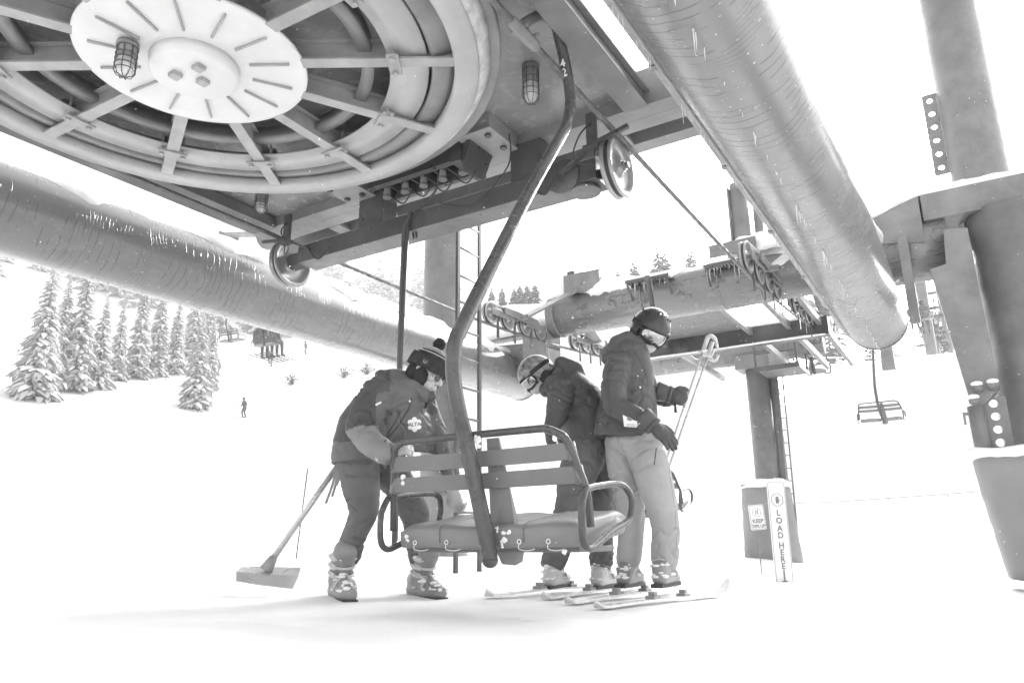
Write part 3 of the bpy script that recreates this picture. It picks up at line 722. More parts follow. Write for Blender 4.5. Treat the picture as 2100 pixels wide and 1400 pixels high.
# ------------------------------------------------------------------ second tower
AT=15.6;tw=thing('lift_tower','grey round lift tower with crossarm, work platform and ladder behind the signs','tower',(bC,AT,-.2))
cT=PB(1564,850,bC);AT2=PB(1564,850,bC).y
q=[PB(1541,800,bC),PB(1588,800,bC)]
tx=LV(bC,AT,0)
cwx=PY(1563,870,15.2);CT=toL(cwx);
m=M();m.lathe((CT.x,CT.y,-.4),Z,[(.235,0),(.235,4.2),(.001,4.2)],n=40);m.lathe((CT.x+.31,CT.y+.05,-.4),Z,[(.09,0),(.09,4.2),(.001,4.2)],n=32);cl=obj('column',m,K['steel'],tw)
m=M();m.bx(CT.x-.38,CT.x+.42,CT.y-.3,CT.y+.3,3.72,4.02);obj('saddle',m,K['steel'],tw,bevel=.01)
qz=PA(1600,715,CT.y).z;qa=PA(1345,745,CT.y);qb=PA(1690,715,CT.y)
m=M();m.lathe((qa.x-.8,CT.y,qz),(1,0,0),[(.001,0),(.24,0),(.24,qb.x-qa.x+.8),(.001,qb.x-qa.x+.8)],n=40)
for f in(.45,.62,.92):m.lathe((qa.x+(qb.x-qa.x)*f,CT.y,qz),(1,0,0),[(.24,0),(.25,0),(.25,.03),(.24,.03)],n=40,closed=True)
obj('crossarm',m,K['tube'],tw)
# beam in front with wedges and plated floor
ab=12.0;l0=PA(1330,745,ab);l1=PA(1700,690,ab);zt=PA(1640,655,ab).z;zb2=PA(1640,692,ab).z
m=M();m.bx(l0.x-.7,PA(1700,680,ab).x,ab,ab+.2,zb2,zt);bm_=obj('walkway_beam',m,K['steel_d'],tw,bevel=.006)
obj('snow_layer',snowcap([(l0.x-.3,ab+.05,zt),(PA(1690,660,ab).x,ab+.05,zt)],.07,.05,side=(0,1,0),seed=41,step=.05,n=7),K['snow'],bm_)
obj('snow_layer',snowcap([(l0.x-.6,ab-.01,zb2-.0),(PA(1690,660,ab).x,ab-.01,zb2-.0)],.03,.02,side=(0,1,0),seed=43,step=.05,n=7),K['snow'],bm_)
m=M();g0=PA(1372,685,ab);g1=PA(1530,660,ab);m.bx(g0.x,g1.x,AX+.3,ab-.02,zt-.02,zt+.02)
gr=obj('floor_grating',m,K['grate'],tw)
m=M()
for x in(g0.x-.1,g1.x+.03,l1.x-.6,l1.x-.15):m.bx(x,x+.07,AX+.2,CT.y-.2,zt-.14,zt-.03)
obj('stringer',m,K['steel'],tw,bevel=.004)
m=M();x=PA(1335,720,ab).x;m.lathe((PA(1395,712,ab).x,ab-.002,(zt+zb2)/2-.0),(0,-1,0),[(.001,.01),(.15,.01),(.155,0)],n=30);m.hexbolt((PA(1395,712,ab).x,ab-.01,(zt+zb2)/2),(0,-1,0),.02,.02);obj('cover_plate',m,K['steel_d'],tw)
# small platform on the tower (with rails)
P0=PA(1610,745,CT.y-.5)
m=M();zp=PA(1620,762,CT.y-.4).z;x0=PA(1565,735,CT.y-.4).x;x1=PA(1650,755,CT.y-.4).x
m.bx(x0,x1,CT.y-1.1,CT.y-.1,zp-.03,zp)
plf=obj('platform',m,K['grate'],tw)
m=M()
for (x,y) in((x0,CT.y-1.1),(x1,CT.y-1.1),(x1,CT.y-.1)):m.bx(x-.02,x+.02,y-.02,y+.02,zp,zp+.55)
m.bar((x0,CT.y-1.1,zp+.55),(x1,CT.y-1.1,zp+.55),.035,.035);m.bar((x1,CT.y-1.1,zp+.55),(x1,CT.y-.1,zp+.55),.035,.035);m.bar((x0,CT.y-1.1,zp+.28),(x1,CT.y-1.1,zp+.28),.025,.025)
m.bx(x0-.03,x1+.03,CT.y-1.14,CT.y-1.105,zp-.07,zp+.02);m.bx(x1,x1+.035,CT.y-1.10,CT.y-.06,zp-.07,zp+.02)
obj('handrail',m,K['steel_d'],plf)
m=M();m.bx(x0+.15,x0+.5,CT.y-.6,CT.y-.3,zp+.005,zp+.4);obj('control_box',m,K['steel_l'],plf,bevel=.01)
# tower ladder
qa=PY(1594,780,15.0);qb2=PY(1607,780,15.0);w=.22
m=M();L0=toL(PY(1612,985,14.9));L1=toL(PY(1593,770,14.9))
dxl=toL(PY(1624,985,14.9))-L0
m.cyl(L0-Z*.9,L1,.018,n=8);m.cyl(L0+dxl-Z*.9,L1+dxl,.018,n=8);d=L1-L0
for k in range(-3,9):
    p=L0+d*(k/8.5);m.cyl(p,p+dxl,.014,n=8)
obj('ladder',m,K['steel'],tw)
# tower arm sheave carriers (far small ones)
for k,(x,y) in enumerate(((1400,748),(1450,745))):pass
# ------------------------------------------------------------------ chairs
def build_chair(label,loc,num=True,group='double chairs hanging from the haul rope',name='lift_chair'):
    t=thing(name,label,'lift chair',loc,group=group);o=Vector(loc)
    def L(x,y,z):return o+Vector((x,y,z))
    # local frame: x across, y forward, z above ground; o = centre of seat rear at z 0
    hp=[(.077,-.005,.268),(.06,-.01,.37),(.022,-.03,.57),(0,-.08,.78),(0,-.13,.89),(0,-.165,1.0),(0,-.175,1.1),(0,-.16,1.20),(0,-.1,1.30),(.0,.10,1.60),(.01,.48,2.17),(.03,.88,2.74),(.02,.985,2.90),(.02,1.02,3.03),(.02,1.01,3.15),(.02,.96,3.30),(.02,.90,3.42),(.02,.865,3.50),(.02,.845,3.56)]
    m=M();pts=smooth_path([L(*p) for p in hp],5);m.tube(pts,.035,20)
    m.ell(L(*hp[0]),(.035,.035,.03));h=obj('hanger',m,K['chair'],t)
    # grip on the rope, joined to the hanger head
    m=M();m.cyl(L(-.02,.85,3.53),L(.12,.85,3.53),.045,n=16);m.tube(smooth_path([L(.03,.85,3.53),L(-.01,.72,3.49),L(-.03,.56,3.34),L(-.01,.5,3.26)]),[.04]*6+[.033]*13,12)
    m.tube([L(0,.34,3.2),L(0,.36,3.2),L(0,.62,3.2),L(0,.64,3.2)],[.024,.036,.036,.024],14);m.bar(L(-.035,.42,3.22),L(-.035,.60,3.24),.03,.07)
    for y in(.45,.57):m.cyl(L(-.07,y,3.23),L(.05,y,3.23),.013,n=8)
    m.ell(L(.05,.85,3.54),(.05,.05,.05));g=obj('grip',m,K['steel'],t,bevel=.003)
    if num:
        for s_,(y,z) in(('4',(.975,3.262)),('2',(.993,3.205))):
            m=text_m(s_,.066,(1,0,0),(0,-.35,1),L(.02,y-.0435,z),.002)
            m.v=[Vector((v.x,v.y+(.035-math.sqrt(max(.035**2-(v.x-o.x-.02)**2,0)))-.0016,v.z)) for v in m.v]
            obj('number',m,K['white'],h)
    # frame
    def fr(s):
        P=[(.53*s,.04,.40),(.53*s,.02,.53),(.50*s,-.0,.64),(.465*s,-.02,.745)]
        if s<0:P=[(-.50,.04,.40),(-.485,.02,.53),(-.47,-.0,.64),(-.455,-.02,.745)]
        return P
    rgt=fr(1);lft=fr(-1)
    def corner(s):
        x=.455 if s>0 else -.45
        return [(x*s*s if s>0 else x,-.03,.765),((x-.06*s),-.035,.795),((x-.12*s),-.035,.80)]
    path=[L(*p) for p in lft]+[L(-.44,-.03,.775),L(-.40,-.035,.795),L(-.32,-.035,.80)]+[L(.3,-.035,.80),L(.38,-.035,.795),L(.43,-.03,.775)]+[L(*p) for p in rgt[::-1]]
    m=M();m.tube(smooth_path(path,5),.0165,14);obj('back_frame',m,K['chair'],t)
    for (z,tt) in((.70,0),(.605,1)):
        m=M();n=24
        x0,x1=(-.455,.475) if tt==0 else (-.47,.50);vs=[]
        for i in range(n+1):
            f=i/n;x=x0+(x1-x0)*f;y=-.012+(.70-z)*.18+.035*math.sin(f*math.pi)
            for (dy,dz) in((-.008,-.034),(.008,-.034),(.008,.034),(-.008,.034)):vs.append(L(x,y+dy+dz*-.15,z+dz))
        m.add(vs,[(i*4+j,i*4+(j+1)%4,i*4+4+(j+1)%4,i*4+4+j) for i in range(n) for j in range(4)]+[(0,1,2,3),tuple(n*4+k for k in(3,2,1,0))],False)
        obj('back_slat',m,K['slat'],t)
        for s,x in((-1,x0),(1,x1)):
            m=M();m.tube([L(x+.01*s,-.0+(.70-z)*.15,z-.036),L(x-.004*s,-.006+(.70-z)*.15,z+.036)],.022,14);obj('slat_clamp',m,K['slat'],t)
    # centre plate
    m=M();m.prism([L(.035,.03,.79),L(.10,.03,.79),L(.135,.05,.60),L(.155,.07,.42),L(.17,.12,.32),L(.15,.13,.26),L(.12,.12,.245),L(.06,.11,.25),L(.02,.09,.35)],(0,.012,0));obj('centre_plate',m,K['seat'],t,bevel=.003)
    # seat: padded slab tilted up at front, with sides
    m=M();nx,ny=26,12;vs=[]
    def seat(i,j):
        u=i/nx;v=j/ny;x=-.45+.93*u
        # profile rear lip -> top -> front lip
        prof=[(-.005,.318),(-.018,.335),(-.022,.392),(-.016,.408),(.02,.424),(.14,.440),(.24,.452),(.34,.468),(.40,.478),(.445,.47),(.455,.44),(.44,.405),(.41,.39)]
        y,z=prof[j];e=min(u,1-u);z+=-.02*max(0,1-e/.04)**2 if j>2 else 0
        z+=.006*noise.noise(Vector((x*9,y*9,4)))+.004*math.sin(x*22+y*4)*(1 if 3<j<9 else .3)
        return L(x,y+.055,z-.004*math.cos((u-.5)*6))
    for i in range(nx+1):
        for j in range(ny+1):vs.append(seat(i,j))
    k=ny+1
    m.add(vs,[(i*k+j,i*k+j+1,(i+1)*k+j+1,(i+1)*k+j) for i in range(nx) for j in range(ny)]+[((i+1)*k,i*k,i*k+ny,(i+1)*k+ny) for i in range(nx)]+[tuple(range(k)),tuple(nx*k+j for j in range(k-1,-1,-1))],True)
    se=obj('seat',m,K['seat'],t)
    m=M();m.bx(*(lambda p,q:(p.x,q.x,p.y,q.y,p.z,q.z))(L(-.42,.09,.30),L(.45,.42,.325)));obj('seat_pan',m,K['slat'],se,bevel=.004)
    for x in(-.22,.22):
        m=M();m.tube([L(x,y+.055,z+.0025) for y,z in((-.022,.34),(-.024,.392),(-.016,.409),(.02,.425),(.14,.441),(.24,.453),(.34,.468),(.40,.476))],.0022,5);obj('seat_seam',m,K['slat'],se)
    for x in(-.36,-.18,.2,.34):
        m=M();c=L(x,.030,.345);m.tube([c+Vector((math.cos(a)*.009,0,math.sin(a)*.009)) for a in[q*math.pi/6 for q in range(12)]],.0026,6,closed=True)
        m.tube(smooth_path([c+Vector((0,-.004,-.012)),c+Vector((.005,-.008,-.03)),c+Vector((.04,-.0,-.036)),c+Vector((.07,.01,-.03))]),.0018,5);obj('lace_ring',m,K['white'],se)
    # armrest loops
    for s in(-1,1):
        x=.535 if s>0 else -.505
        lp=[(x,.0,.545),(x,.10,.562),(x,.30,.582),(x,.39,.572),(x+.012*s,.425,.53),(x+.012*s,.42,.47),(x+.008*s,.38,.425),(x,.22,.38),(x,.06,.325),(x,-.0,.318),(x,-.035,.345),(x,-.045,.40),(x,-.04,.48)]
        P=[L(*p) for p in lp];P=smooth_path(P+[P[0]],4)[:-1]
        m=M();m.tube(P,.015,12,closed=True);obj('armrest',m,K['chair'],t)
    # clinging snow
    m=M();random.seed(3)
    for (x,y,z,s) in((.04,-.05,.785,.022),(.05,-.05,.76,.016),(-.41,-.0,.70,.015),(-.42,.0,.625,.02),(.13,.03,.37,.02),(.12,.03,.335,.014),(.18,-.02,.385,.012),(.09,.03,.40,.012),(.03,.05,.30,.012),(.5,.38,.44,.02),(.43,.0,.31,.014),(-.38,.0,.36,.014)):
        for k in range(4):m.ell(L(x+random.uniform(-s,s)*.6,y,z+random.uniform(-s,s)),(s*.5*random.uniform(.6,1.2),s*.4,s*.6*random.uniform(.6,1.2)),n=8,m=5)
    m.ell(L(.04,.84,3.585),(.05,.07,.022));m.ell(L(.0,.66,3.50),(.03,.08,.02))
    obj('snow_clumps',m,K['snow'],t,kind='stuff');return t
ch=build_chair('nearest lift chair hanging from the hanger numbered 42, held by the hatted man',(bR,2.70,0))
def chair_copy(loc,label,scale=None,g='double chairs hanging from the haul rope',rz=0):
    c=copy_tree(ch);c.location=LV(*loc);c['label']=label;c['group']=g;c.rotation_euler=(0,0,-TH+rz)
    for q in list(c.children):
        if q.name.startswith(('snow_clumps','grip','slat_clamp')):bpy.data.objects.remove(q)
        elif q.name.startswith(('hanger','seat')):
            for r in list(q.children):bpy.data.objects.remove(r)
    return c
def at_seat(px,py,b,z=.45):
    q=PB(px,py,b);return (b,q.y,q.z-z)
q=PB(1805,860,bR);chair_copy((bR,q.y,q.z-.36),'empty chair hanging alone over the snow right of the tower')
q=PB(1645,752,bR+.1);q=PB(1648,752,bR);k=PY(1664,756,15.6);k=toL(k);c=chair_copy((k.x,k.y,k.z-.36),'empty chair seen side on beside the tower platform',rz=1.0)
k=toL(PY(1307,1035,9.0));chair_copy((k.x,k.y,k.z-.40),'low chair half hidden behind the standing rider with poles',rz=.05)
# chairs at the left, far up the hill
k=toL(PY(467,697,29.));chair_copy((k.x,k.y,k.z-.36),'small empty chair far off under the left tube',g='far chairs on the left',rz=.15)
kk=toL(PY(538,705,27.));cq=chair_copy((kk.x,kk.y,kk.z-.36),'far chair under the left tube carrying four riders',g='far chairs on the left',rz=.15)
# ------------------------------------------------------------------ small far people
FG={}
def mini(label,base,h=1.7,face=0,pose='ski',group=None,mat=None):
    """small figure as one fused body; base = world point at feet (or seat)"""
    t=thing('person',label,'person',base,lift=False,group=group);b=Vector(base)
    rz=Matrix.Rotation(face,3,'Z')
    def T(x,y,z):return b+rz@Vector((x,y,z))*(h/1.7)
    m=M();s=h/1.7
    if pose=='ski':
        for k in(-1,1):m.cap(T(.12*k,.0,.85),T(.15*k,.12,.48),.10*s,.075*s);m.cap(T(.15*k,.12,.48),T(.17*k,-.02,.1),.075*s,.06*s);m.cap(T(.17*k,-.02,.06),T(.17*k,.16,.05),.055*s,.05*s)
        m.cap(T(0,0,.9),T(0,.1,1.3),.15*s,.17*s)
        for k in(-1,1):m.cap(T(.19*k,.1,1.34),T(.30*k,.05,1.08),.07*s,.055*s);m.cap(T(.30*k,.05,1.08),T(.33*k,.22,.92),.055*s,.04*s);m.ell(T(.33*k,.26,.9),.05*s)
        m.cap(T(0,.12,1.4),T(0,.14,1.5),.06*s,.06*s);m.ell(T(0,.16,1.58),(.1*s,.115*s,.125*s))
    else:
        for k in(-1,1):m.cap(T(.10*k,.05,.05),T(.12*k,.42,.08),.10*s,.08*s);m.cap(T(.12*k,.42,.08),T(.13*k,.46,-.36),.075*s,.06*s);m.cap(T(.13*k,.46,-.42),T(.13*k,.62,-.40),.055*s,.05*s)
        m.cap(T(0,.0,.1),T(0,.02,.5),.16*s,.17*s)
        for k in(-1,1):m.cap(T(.19*k,.02,.52),T(.24*k,.1,.26),.065*s,.05*s);m.cap(T(.24*k,.1,.26),T(.12*k,.3,.2),.05*s,.045*s)
        m.ell(T(0,.04,.78),(.1*s,.115*s,.125*s));m.cap(T(0,.03,.6),T(0,.04,.7),.06*s)
    fuse('body',m,mat or K['cl2'],t,vox=.03,it=2)
    m=M();
    hc=T(0,.16,1.61) if pose=='ski' else T(0,.04,.81)
    m.lathe(hc-Z*.02*s,Z,[(.125*s,0),(.122*s,.05*s),(.095*s,.1*s),(.05*s,.125*s),(.001,.13*s)],n=16);obj('helmet',m,K['helm'],t,lift=False)
    if pose!='ski' or True:
        m=M()
        for k in(-1,1):
            zz=.015 if pose=='ski' else -.47;yy=0 if pose=='ski' else .5;xx=.17 if pose=='ski' else .13
            m.bar(T(xx*k,yy-.75,zz),T(xx*k,yy+.75,zz),.08,.015);m.bar(T(xx*k,yy+.75,zz),T(xx*k,yy+.9,zz+.07),.08,.015)
        obj('skis',m,K['helm'],t,lift=False)
    return t
K['cl2']=cloth('far_clothes',.10);K['helm']=paint('helmet_black',.035,.25,.2)
def seat_riders(loc,n,xs,lab,group,rz=0):
    ang=-TH+rz
    for i,x in enumerate(xs):
        p=LV(*loc)+Matrix.Rotation(ang,3,'Z')@Vector((x,.12,.42))
        mini(lab[i],p,1.65,ang,'sit',group)
seat_riders((kk.x,kk.y,kk.z-.36),4,(-.36,-.12,.12,.36),['leftmost seated rider on the far chair under the left tube','second seated rider from the left on the far chair under the left tube','third seated rider from the left on the far chair under the left tube','rightmost seated rider on the far chair under the left tube'],'four riders on the far chair',.15)
p=hitg(500,857);mini('lone skier standing out on the open slope left of centre',p,1.72,2.6,'ski')
for (x,y,l) in((627,727,'tiny distant skier just below the left tube by the hillside bushes'),(552,745,'upper of the two tiny distant skiers under the riders on the far chair'),(557,752,'lower of the two tiny distant skiers under the riders on the far chair'),(449,770,'tiny distant skier beside the tall snowy spruces')):
    p=hitg(x,y);mini(l,p,1.7,2.,'ski',group='tiny distant skiers')
# ------------------------------------------------------------------ parallel lift at the right
bP=1.2
lab2=['nearest occupied chair of the crowded line beyond the right column','second occupied chair of the crowded line','third occupied chair in the crowded line','fourth occupied chair low in the crowded line','highest small chair far up the crowded line','farthest low chair at the right of the crowded line']
for i,(x,y,D) in enumerate(((1884,655,33),(1907,688,38),(1926,698,44),(1932,722,47),(1922,660,60),(1915,728,50))):
    k=toL(PY(x,y,D));g='chairs of the parallel lift at the right'
    chair_copy((k.x,k.y,k.z-.36),lab2[i],g=g,rz=0)
    seat_riders((k.x,k.y,k.z-.36),2,(-.2,.22),['left rider on the '+lab2[i],'right rider on the '+lab2[i]],'riders of the parallel lift')
for i,(x,yt,D,l) in enumerate(((1884,560,35,'nearest post of the parallel lift, with two short crossbars'),(1905,640,41,'middle post of the parallel lift'),(1926,590,48,'farthest post of the parallel lift, tall and thin'))):
    t=PY(x,yt,D);g=hitg(x+6,745);zg=gz(t.x,t.y);tt=thing('lift_post',l,'lift tower',(t.x,t.y,zg),lift=False,group='posts of the parallel lift')
    m=M();m.cyl((t.x,t.y,zg-.5),(t.x,t.y,t.z),.25,n=20);obj('column',m,K['steel'],tt,lift=False)
    m=M();
    d=V
    m.bar(t-d*1.0-Z*.3,t+d*1.0-Z*.3,.2,.2);m.bar(t-d*.9-Z*1.9,t+d*.6-Z*1.9,.15,.15)
    m.bar(t-d*.8-Z*1.2,t+d*.9-Z*.2,.05,.05);obj('crossarm',m,K['steel_d'],tt,lift=False)
# square post below the right tube
t=PY(1824,758,20);tt=M();tp=PY(1812,690,20);tt.bx(-.01+toL(t).x-.16,toL(t).x+.16,toL(t).y-.1,toL(t).y+.1,t.z,t.z+3.2);obj('hanging_post',tt,K['steel'],None,origin=toL(t),label='short square grey post showing just below the right tube end',cat='post',bevel=.01)
# ------------------------------------------------------------------ signs
def face_frame(c,yaw,tilt=0):
    r=Vector((math.cos(yaw),math.sin(yaw),0));u=(Z+r*tilt).normalized();r=(r-u*r.dot(u)).normalized();return r,u,r.cross(u)
D=8.0;c0=PY(1611,1205,D);c1=PY(1590,987,D);u=(c1-c0).normalized();r=Vector((1,.12,0));r=(r-u*r.dot(u)).normalized();n=r.cross(u)
sg=thing('load_here_sign','tall narrow white sign reading LOAD HERE with a hand symbol and arrow','sign',c0-u*.15,lift=False)
H=(c1-c0).length;wd=.10
def rrect(c,r,u,w,h,rad,k=6):
    out=[]
    for (sx,sy,a0) in((1,1,0),(-1,1,90),(-1,-1,180),(1,-1,270)):
        for i in range(k+1):
            a=R(a0+90*i/k);out.append(c+r*(sx*(w-rad)+rad*math.cos(a))+u*(sy*(h-rad)+rad*math.sin(a)))
    return out
m=M();m.prism(rrect(c0+u*(H-.15)/2,r,u,wd,(H+.15)/2,.02),-n*.012);obj('board',m,K['signw'],sg,lift=False,bevel=.002)
def outl(m,poly,wdt,n,off=.002):
    for i in range(len(poly)):m.bar(Vector(poly[i])+n*off,Vector(poly[(i+1)%len(poly)])+n*off,wdt,.002,up=n)
m=M();outl(m,rrect(c0+u*H/2,r,u,wd-.010,H/2-.01,.018),.004,n);cc=c0+u*(H-.19)+r*0;outl(m,[cc+r*.068*math.cos(R(22.5+45*k))+u*.068*math.sin(R(22.5+45*k)) for k in range(8)],.006,n)
obj('border',m,K['ink'],sg,lift=False)
m=M()  # hand
m.prism(rrect(cc-u*.018,r,u,.017,.02,.008),n*.003)
for k,(x,l) in enumerate(((-.0135,.024),(-.0045,.031),(.0045,.033),(.0135,.026))):m.prism(rrect(cc+r*x+u*(l/2+.0),r,u,.0036,l/2+.004,.003),n*.003)
m.bar(cc+r*.014-u*.02+n*.002,cc+r*.028+u*.004+n*.002,.007,.002,up=n);obj('hand_symbol',m,K['ink'],sg,lift=False)
ys=[1053,1068,1083,1098,1121,1136,1149,1163];
for ch_,y in zip('LOADHERE',[1053,1069,1085,1099.5,1120,1134,1148,1162]):
    f=(1205-y)/(1205-987.);m=text_m(ch_,.085,r,u,c0+u*(H*f)+n*.002,.002);obj('letter',m,K['ink'],sg,lift=False)
m=M();a=c0+u*(H*.165);b_=c0+u*(H*.055);m.bar(a+n*.002,b_+n*.002,.018,.002,up=n);m.prism([b_+r*.035+u*.012+n*.001,b_-r*.035+u*.012+n*.001,b_-u*.035+n*.001],n*.002);obj('arrow',m,K['ink'],sg,lift=False)
D=9.0;c=PY(1553,1060,D);u=Vector((-.06,0,1)).normalized();r=Vector((1,.1,.06));r=(r-u*r.dot(u)).normalized();n=r.cross(u)
gz0=PY(1561,1160,D)
ts=thing('tips_up_sign','small white sign on a thin stake reading KEEP TIPS UP','sign',gz0,lift=False)
m=M();m.prism(rrect(c,r,u,.095,.145,.02),-n*.008);obj('board',m,K['signw'],ts,lift=False)
m=M();outl(m,rrect(c,r,u,.085,.135,.018),.004,n);k=c+u*.055;outl(m,[k+r*.05*math.cos(R(10*j))+u*.05*math.sin(R(10*j)) for j in range(36)],.004,n)
m.bar(k-r*.012-u*.025+n*.002,k-r*.008+u*.025+n*.002,.01,.002,up=n);m.bar(k+r*.014-u*.02+n*.002,k+r*.010+u*.03+n*.002,.01,.002,up=n);m.bar(k+r*.01+u*.03+n*.002,k+r*.022+u*.025+n*.002,.008,.002,up=n);obj('symbol',m,K['ink'],ts,lift=False)
obj('lettering',text_m('KEEP',.062,r,u,c-u*.045+n*.002,.002),K['ink'],ts,lift=False)
obj('lettering',text_m('TIPS UP',.050,r,u,c-u*.105+n*.002,.002),K['ink'],ts,lift=False)
m=M();m.cyl(gz0-Z*.1,c+u*.17+Vector((0,.02,0)),.008,n=8);obj('stake',m,K['bamboo'],ts,lift=False)
# ------------------------------------------------------------------ bamboo poles and rope fence
def bam(b,t,label):
    b=Vector(b);t=Vector(t);m=M();k=7;m.tube([b.lerp(t,i/k) for i in range(k+1)],.010,8)
    for i in range(1,k):m.tube([b.lerp(t,i/k-.004),b.lerp(t,i/k+.004)],.012,8)
    return obj('bamboo_pole',m,K['bamboo'],None,lift=False,origin=b,label=label,cat='pole',group='thin bamboo poles stuck in the snow')
g=hitg(606,1145);t=PY(631,960,g.y);bam((g.x,g.y,g.z-.1),t,'long thin bamboo pole leaning beside the shovel handle')
g=PY(610,897,30);t=PY(613,833,30);bam((g.x,g.y,gz(g.x,g.y)-.1),t,'short thin bamboo pole right of the lone skier')
fr=thing('rope_fence','thin sagging boundary rope strung low across the snow','rope',PY(1000,1045,14)-Z*.5,lift=False)
m=M();pp=[(380,1043,17),(620,1040,15),(860,1047,14),(1100,1040,13.5),(1400,1034,13),(1640,1031,12.5),(1780,1024,12),(2000,1008,11)]
m.tube(smooth_path([PY(*p) for p in pp]),.006,6);obj('line',m,K['steel_l'],fr,lift=False)
for (x,y,D) in((1100,1040,13.5),(1518,1036,12.8),(1820,1020,12),(1942,1012,11.5)):
    p=PY(x,y,D);m=M();m.bar(p+Vector((0,0,.01)),p-Z*.05+Vector((.02,0,0)),.02,.004);obj('flag',m,K['steel_l'],fr,lift=False)
# ------------------------------------------------------------------ trees
K['tsnow']=snowmat('tree_snow',.80)
SP=.97
def conifer(seed,lv=38,nb=13,slim=.17):
    random.seed(seed);c=M();s=M();H=1.
    for i in range(lv):
        f=i/(lv-1);z=.05+.93*f;rad=slim*(1-f)**.8*random.uniform(.8,1.1)+.008
        for j in range(nb):
            a=2*math.pi*(j+random.random()*.8)/nb+i;L=rad*random.uniform(.55,1.3);zz=z+random.uniform(-.02,.02)
            d=Vector((math.cos(a),math.sin(a),0));t=Vector((-d.y,d.x,0));w_=L*random.uniform(.16,.28)
            b0=Z*zz;m1=d*L*.55+Z*(zz-L*.10)+t*random.uniform(-.1,.1)*L;e=d*L+Z*(zz-L*random.uniform(.35,.6))
            c.add([b0,m1+t*w_,e,m1-t*w_,m1-Z*L*.22],[(0,1,4),(0,4,3),(1,2,4),(4,2,3)])
            for q in range(2):
                g=m1.lerp(e,random.random())+t*w_*random.uniform(-.9,.9);c.add([g,g+d*L*.15-Z*L*.28+t*.01,g+t*.05*L*4],[(0,1,2)])
            if random.random()<SP:
                k=.98*random.uniform(.7,1.05);o=Z*L*.06
                s.add([b0+o,m1+t*w_*k+o*.5,m1.lerp(e,.85)+o,m1-t*w_*k+o*.5,m1+o*1.9],[(0,4,1),(0,3,4),(1,4,2),(4,3,2)])
    c.cyl((0,0,.93),(0,0,1.03),.006,.001,n=5);tr=M();tr.cyl((0,0,-.03),(0,0,.95),.014,.002,n=7);return tr,c,s
protos=[];protos_d=[]
def mk(name,m,mat):
    me=bpy.data.meshes.new(name);me.from_pydata(m.v,[],m.f);me.materials.append(mat);return me
for sd_ in range(5):
    a,b,c=conifer(sd_,38,13,.12+.02*(sd_%3));protos.append((mk('trunk',a,K['bark']),mk('crown',b,K['needle']),mk('snow_load',c,K['tsnow'])))
SP=.35
for sd_ in range(4):
    a,b,c=conifer(sd_+9,30,11,.15+.02*(sd_%3));protos_d.append((mk('trunk',a,K['bark']),mk('crown',b,K['needle_d']),mk('snow_load',c,K['tsnow'])))
def tree(px,ptop,pos,label,group,w=1.):
    p=Vector(pos);D=p.y;h=PY(px,ptop,D).z-p.z
    if h<2:h=2
    t=thing('spruce_tree',label,'tree',p,lift=False,group=group);t.scale=(h*w,h*w,h);t.rotation_euler=(0,0,random.random()*6)
    for me in random.choice(protos_d if 'snowy spruces' not in group else protos):
        o=bpy.data.objects.new(me.name,me);S.collection.objects.link(o);o.parent=t
LT=[(400,835,640,'spruce nearest the slope edge, right front of the left stand'),(428,800,650,'narrow spruce touching the right front tree of the stand'),(236,778,610,'broad pale spruce in the middle of the left stand'),(278,775,560,'tall spruce behind the broad pale one'),(318,770,570,'tall spruce left of the gap in the stand'),(355,765,610,'small spruce in the gap of the stand'),(392,740,560,'tall rear spruce of the right clump'),(425,735,600,'rear spruce at the right end of the left stand'),(197,795,600,'spruce left of the broad pale one'),(150,800,520,'faint tall spruce at the far left of the stand'),(110,800,560,'faint spruce second from the left edge'),(70,815,540,'faintest spruce at the left edge')]
for (x,b,t,l) in LT:
    random.seed(x);p=hitg(x,b);tree(x,t,(p.x,p.y,gz(p.x,p.y)-.2),l,'snowy spruces at the left',1.05)
RT2=[(1008,600,'leftmost spruce of the ridge row above the snowy arm'),(1030,597,'second spruce of the ridge row'),(1067,588,'third spruce of the ridge row'),(1082,585,'fourth spruce of the ridge row'),(1098,588,'fifth spruce of the ridge row left of the sensor bracket'),(1245,560,'slender spruce just right of the housing on the arm'),(1272,552,'slender spruce second right of the housing'),(1305,537,'medium spruce third right of the housing'),(1358,507,'tallest ridge spruce standing above the helmeted rider'),(1372,520,'spruce leaning against the tallest ridge spruce'),(1425,513,'lone ridge spruce left of the right sheaves'),(1055,600,'short spruce between the ridge pair'),(1190,575,'ridge spruce mostly behind the sensor bracket')]
for (x,t,l) in RT2:
    random.seed(x);Dd=72 if x>1200 else 76;q=PY(x,640,Dd);tree(x,t-12,(q.x,q.y,min(q.z,gz(q.x,q.y)) if gz(q.x,q.y)<PY(x,t+30,Dd).z else gz(q.x,q.y)-1),l,'spruces along the ridge',1.7)
random.seed(77);wood=[]
c_=M();s_=M()
def addtree(p,h,i):
    tr,cr_,sn=PT[i];a=random.random()*6;Rm=Matrix.Rotation(a,3,'Z')
    f=lambda v:p+Rm@Vector((v.x*h*1.1,v.y*h*1.1,v.z*h))
    c_.merge(cr_,f);s_.merge(sn,f)
SP=.9
PT=[conifer(20+i,11,7,.17) for i in range(4)]
for i in range(260):
    x=random.uniform(430,900) if i<150 else random.uniform(-50,470);y=random.uniform(500,690) if x>430 else random.uniform(380,640)
    p=hitg(x,y)
    if p.y<95 or p.y>150:continue
    h=random.uniform(7,14);addtree(Vector((p.x,p.y,gz(p.x,p.y)-.3)),h,i%4)
wd_=obj('far_wood',c_,K['needle'],None,lift=False,origin=(-40,170,50),kind='stuff',label='faint far wood of small snowy conifers on the mountainside',cat='wood')
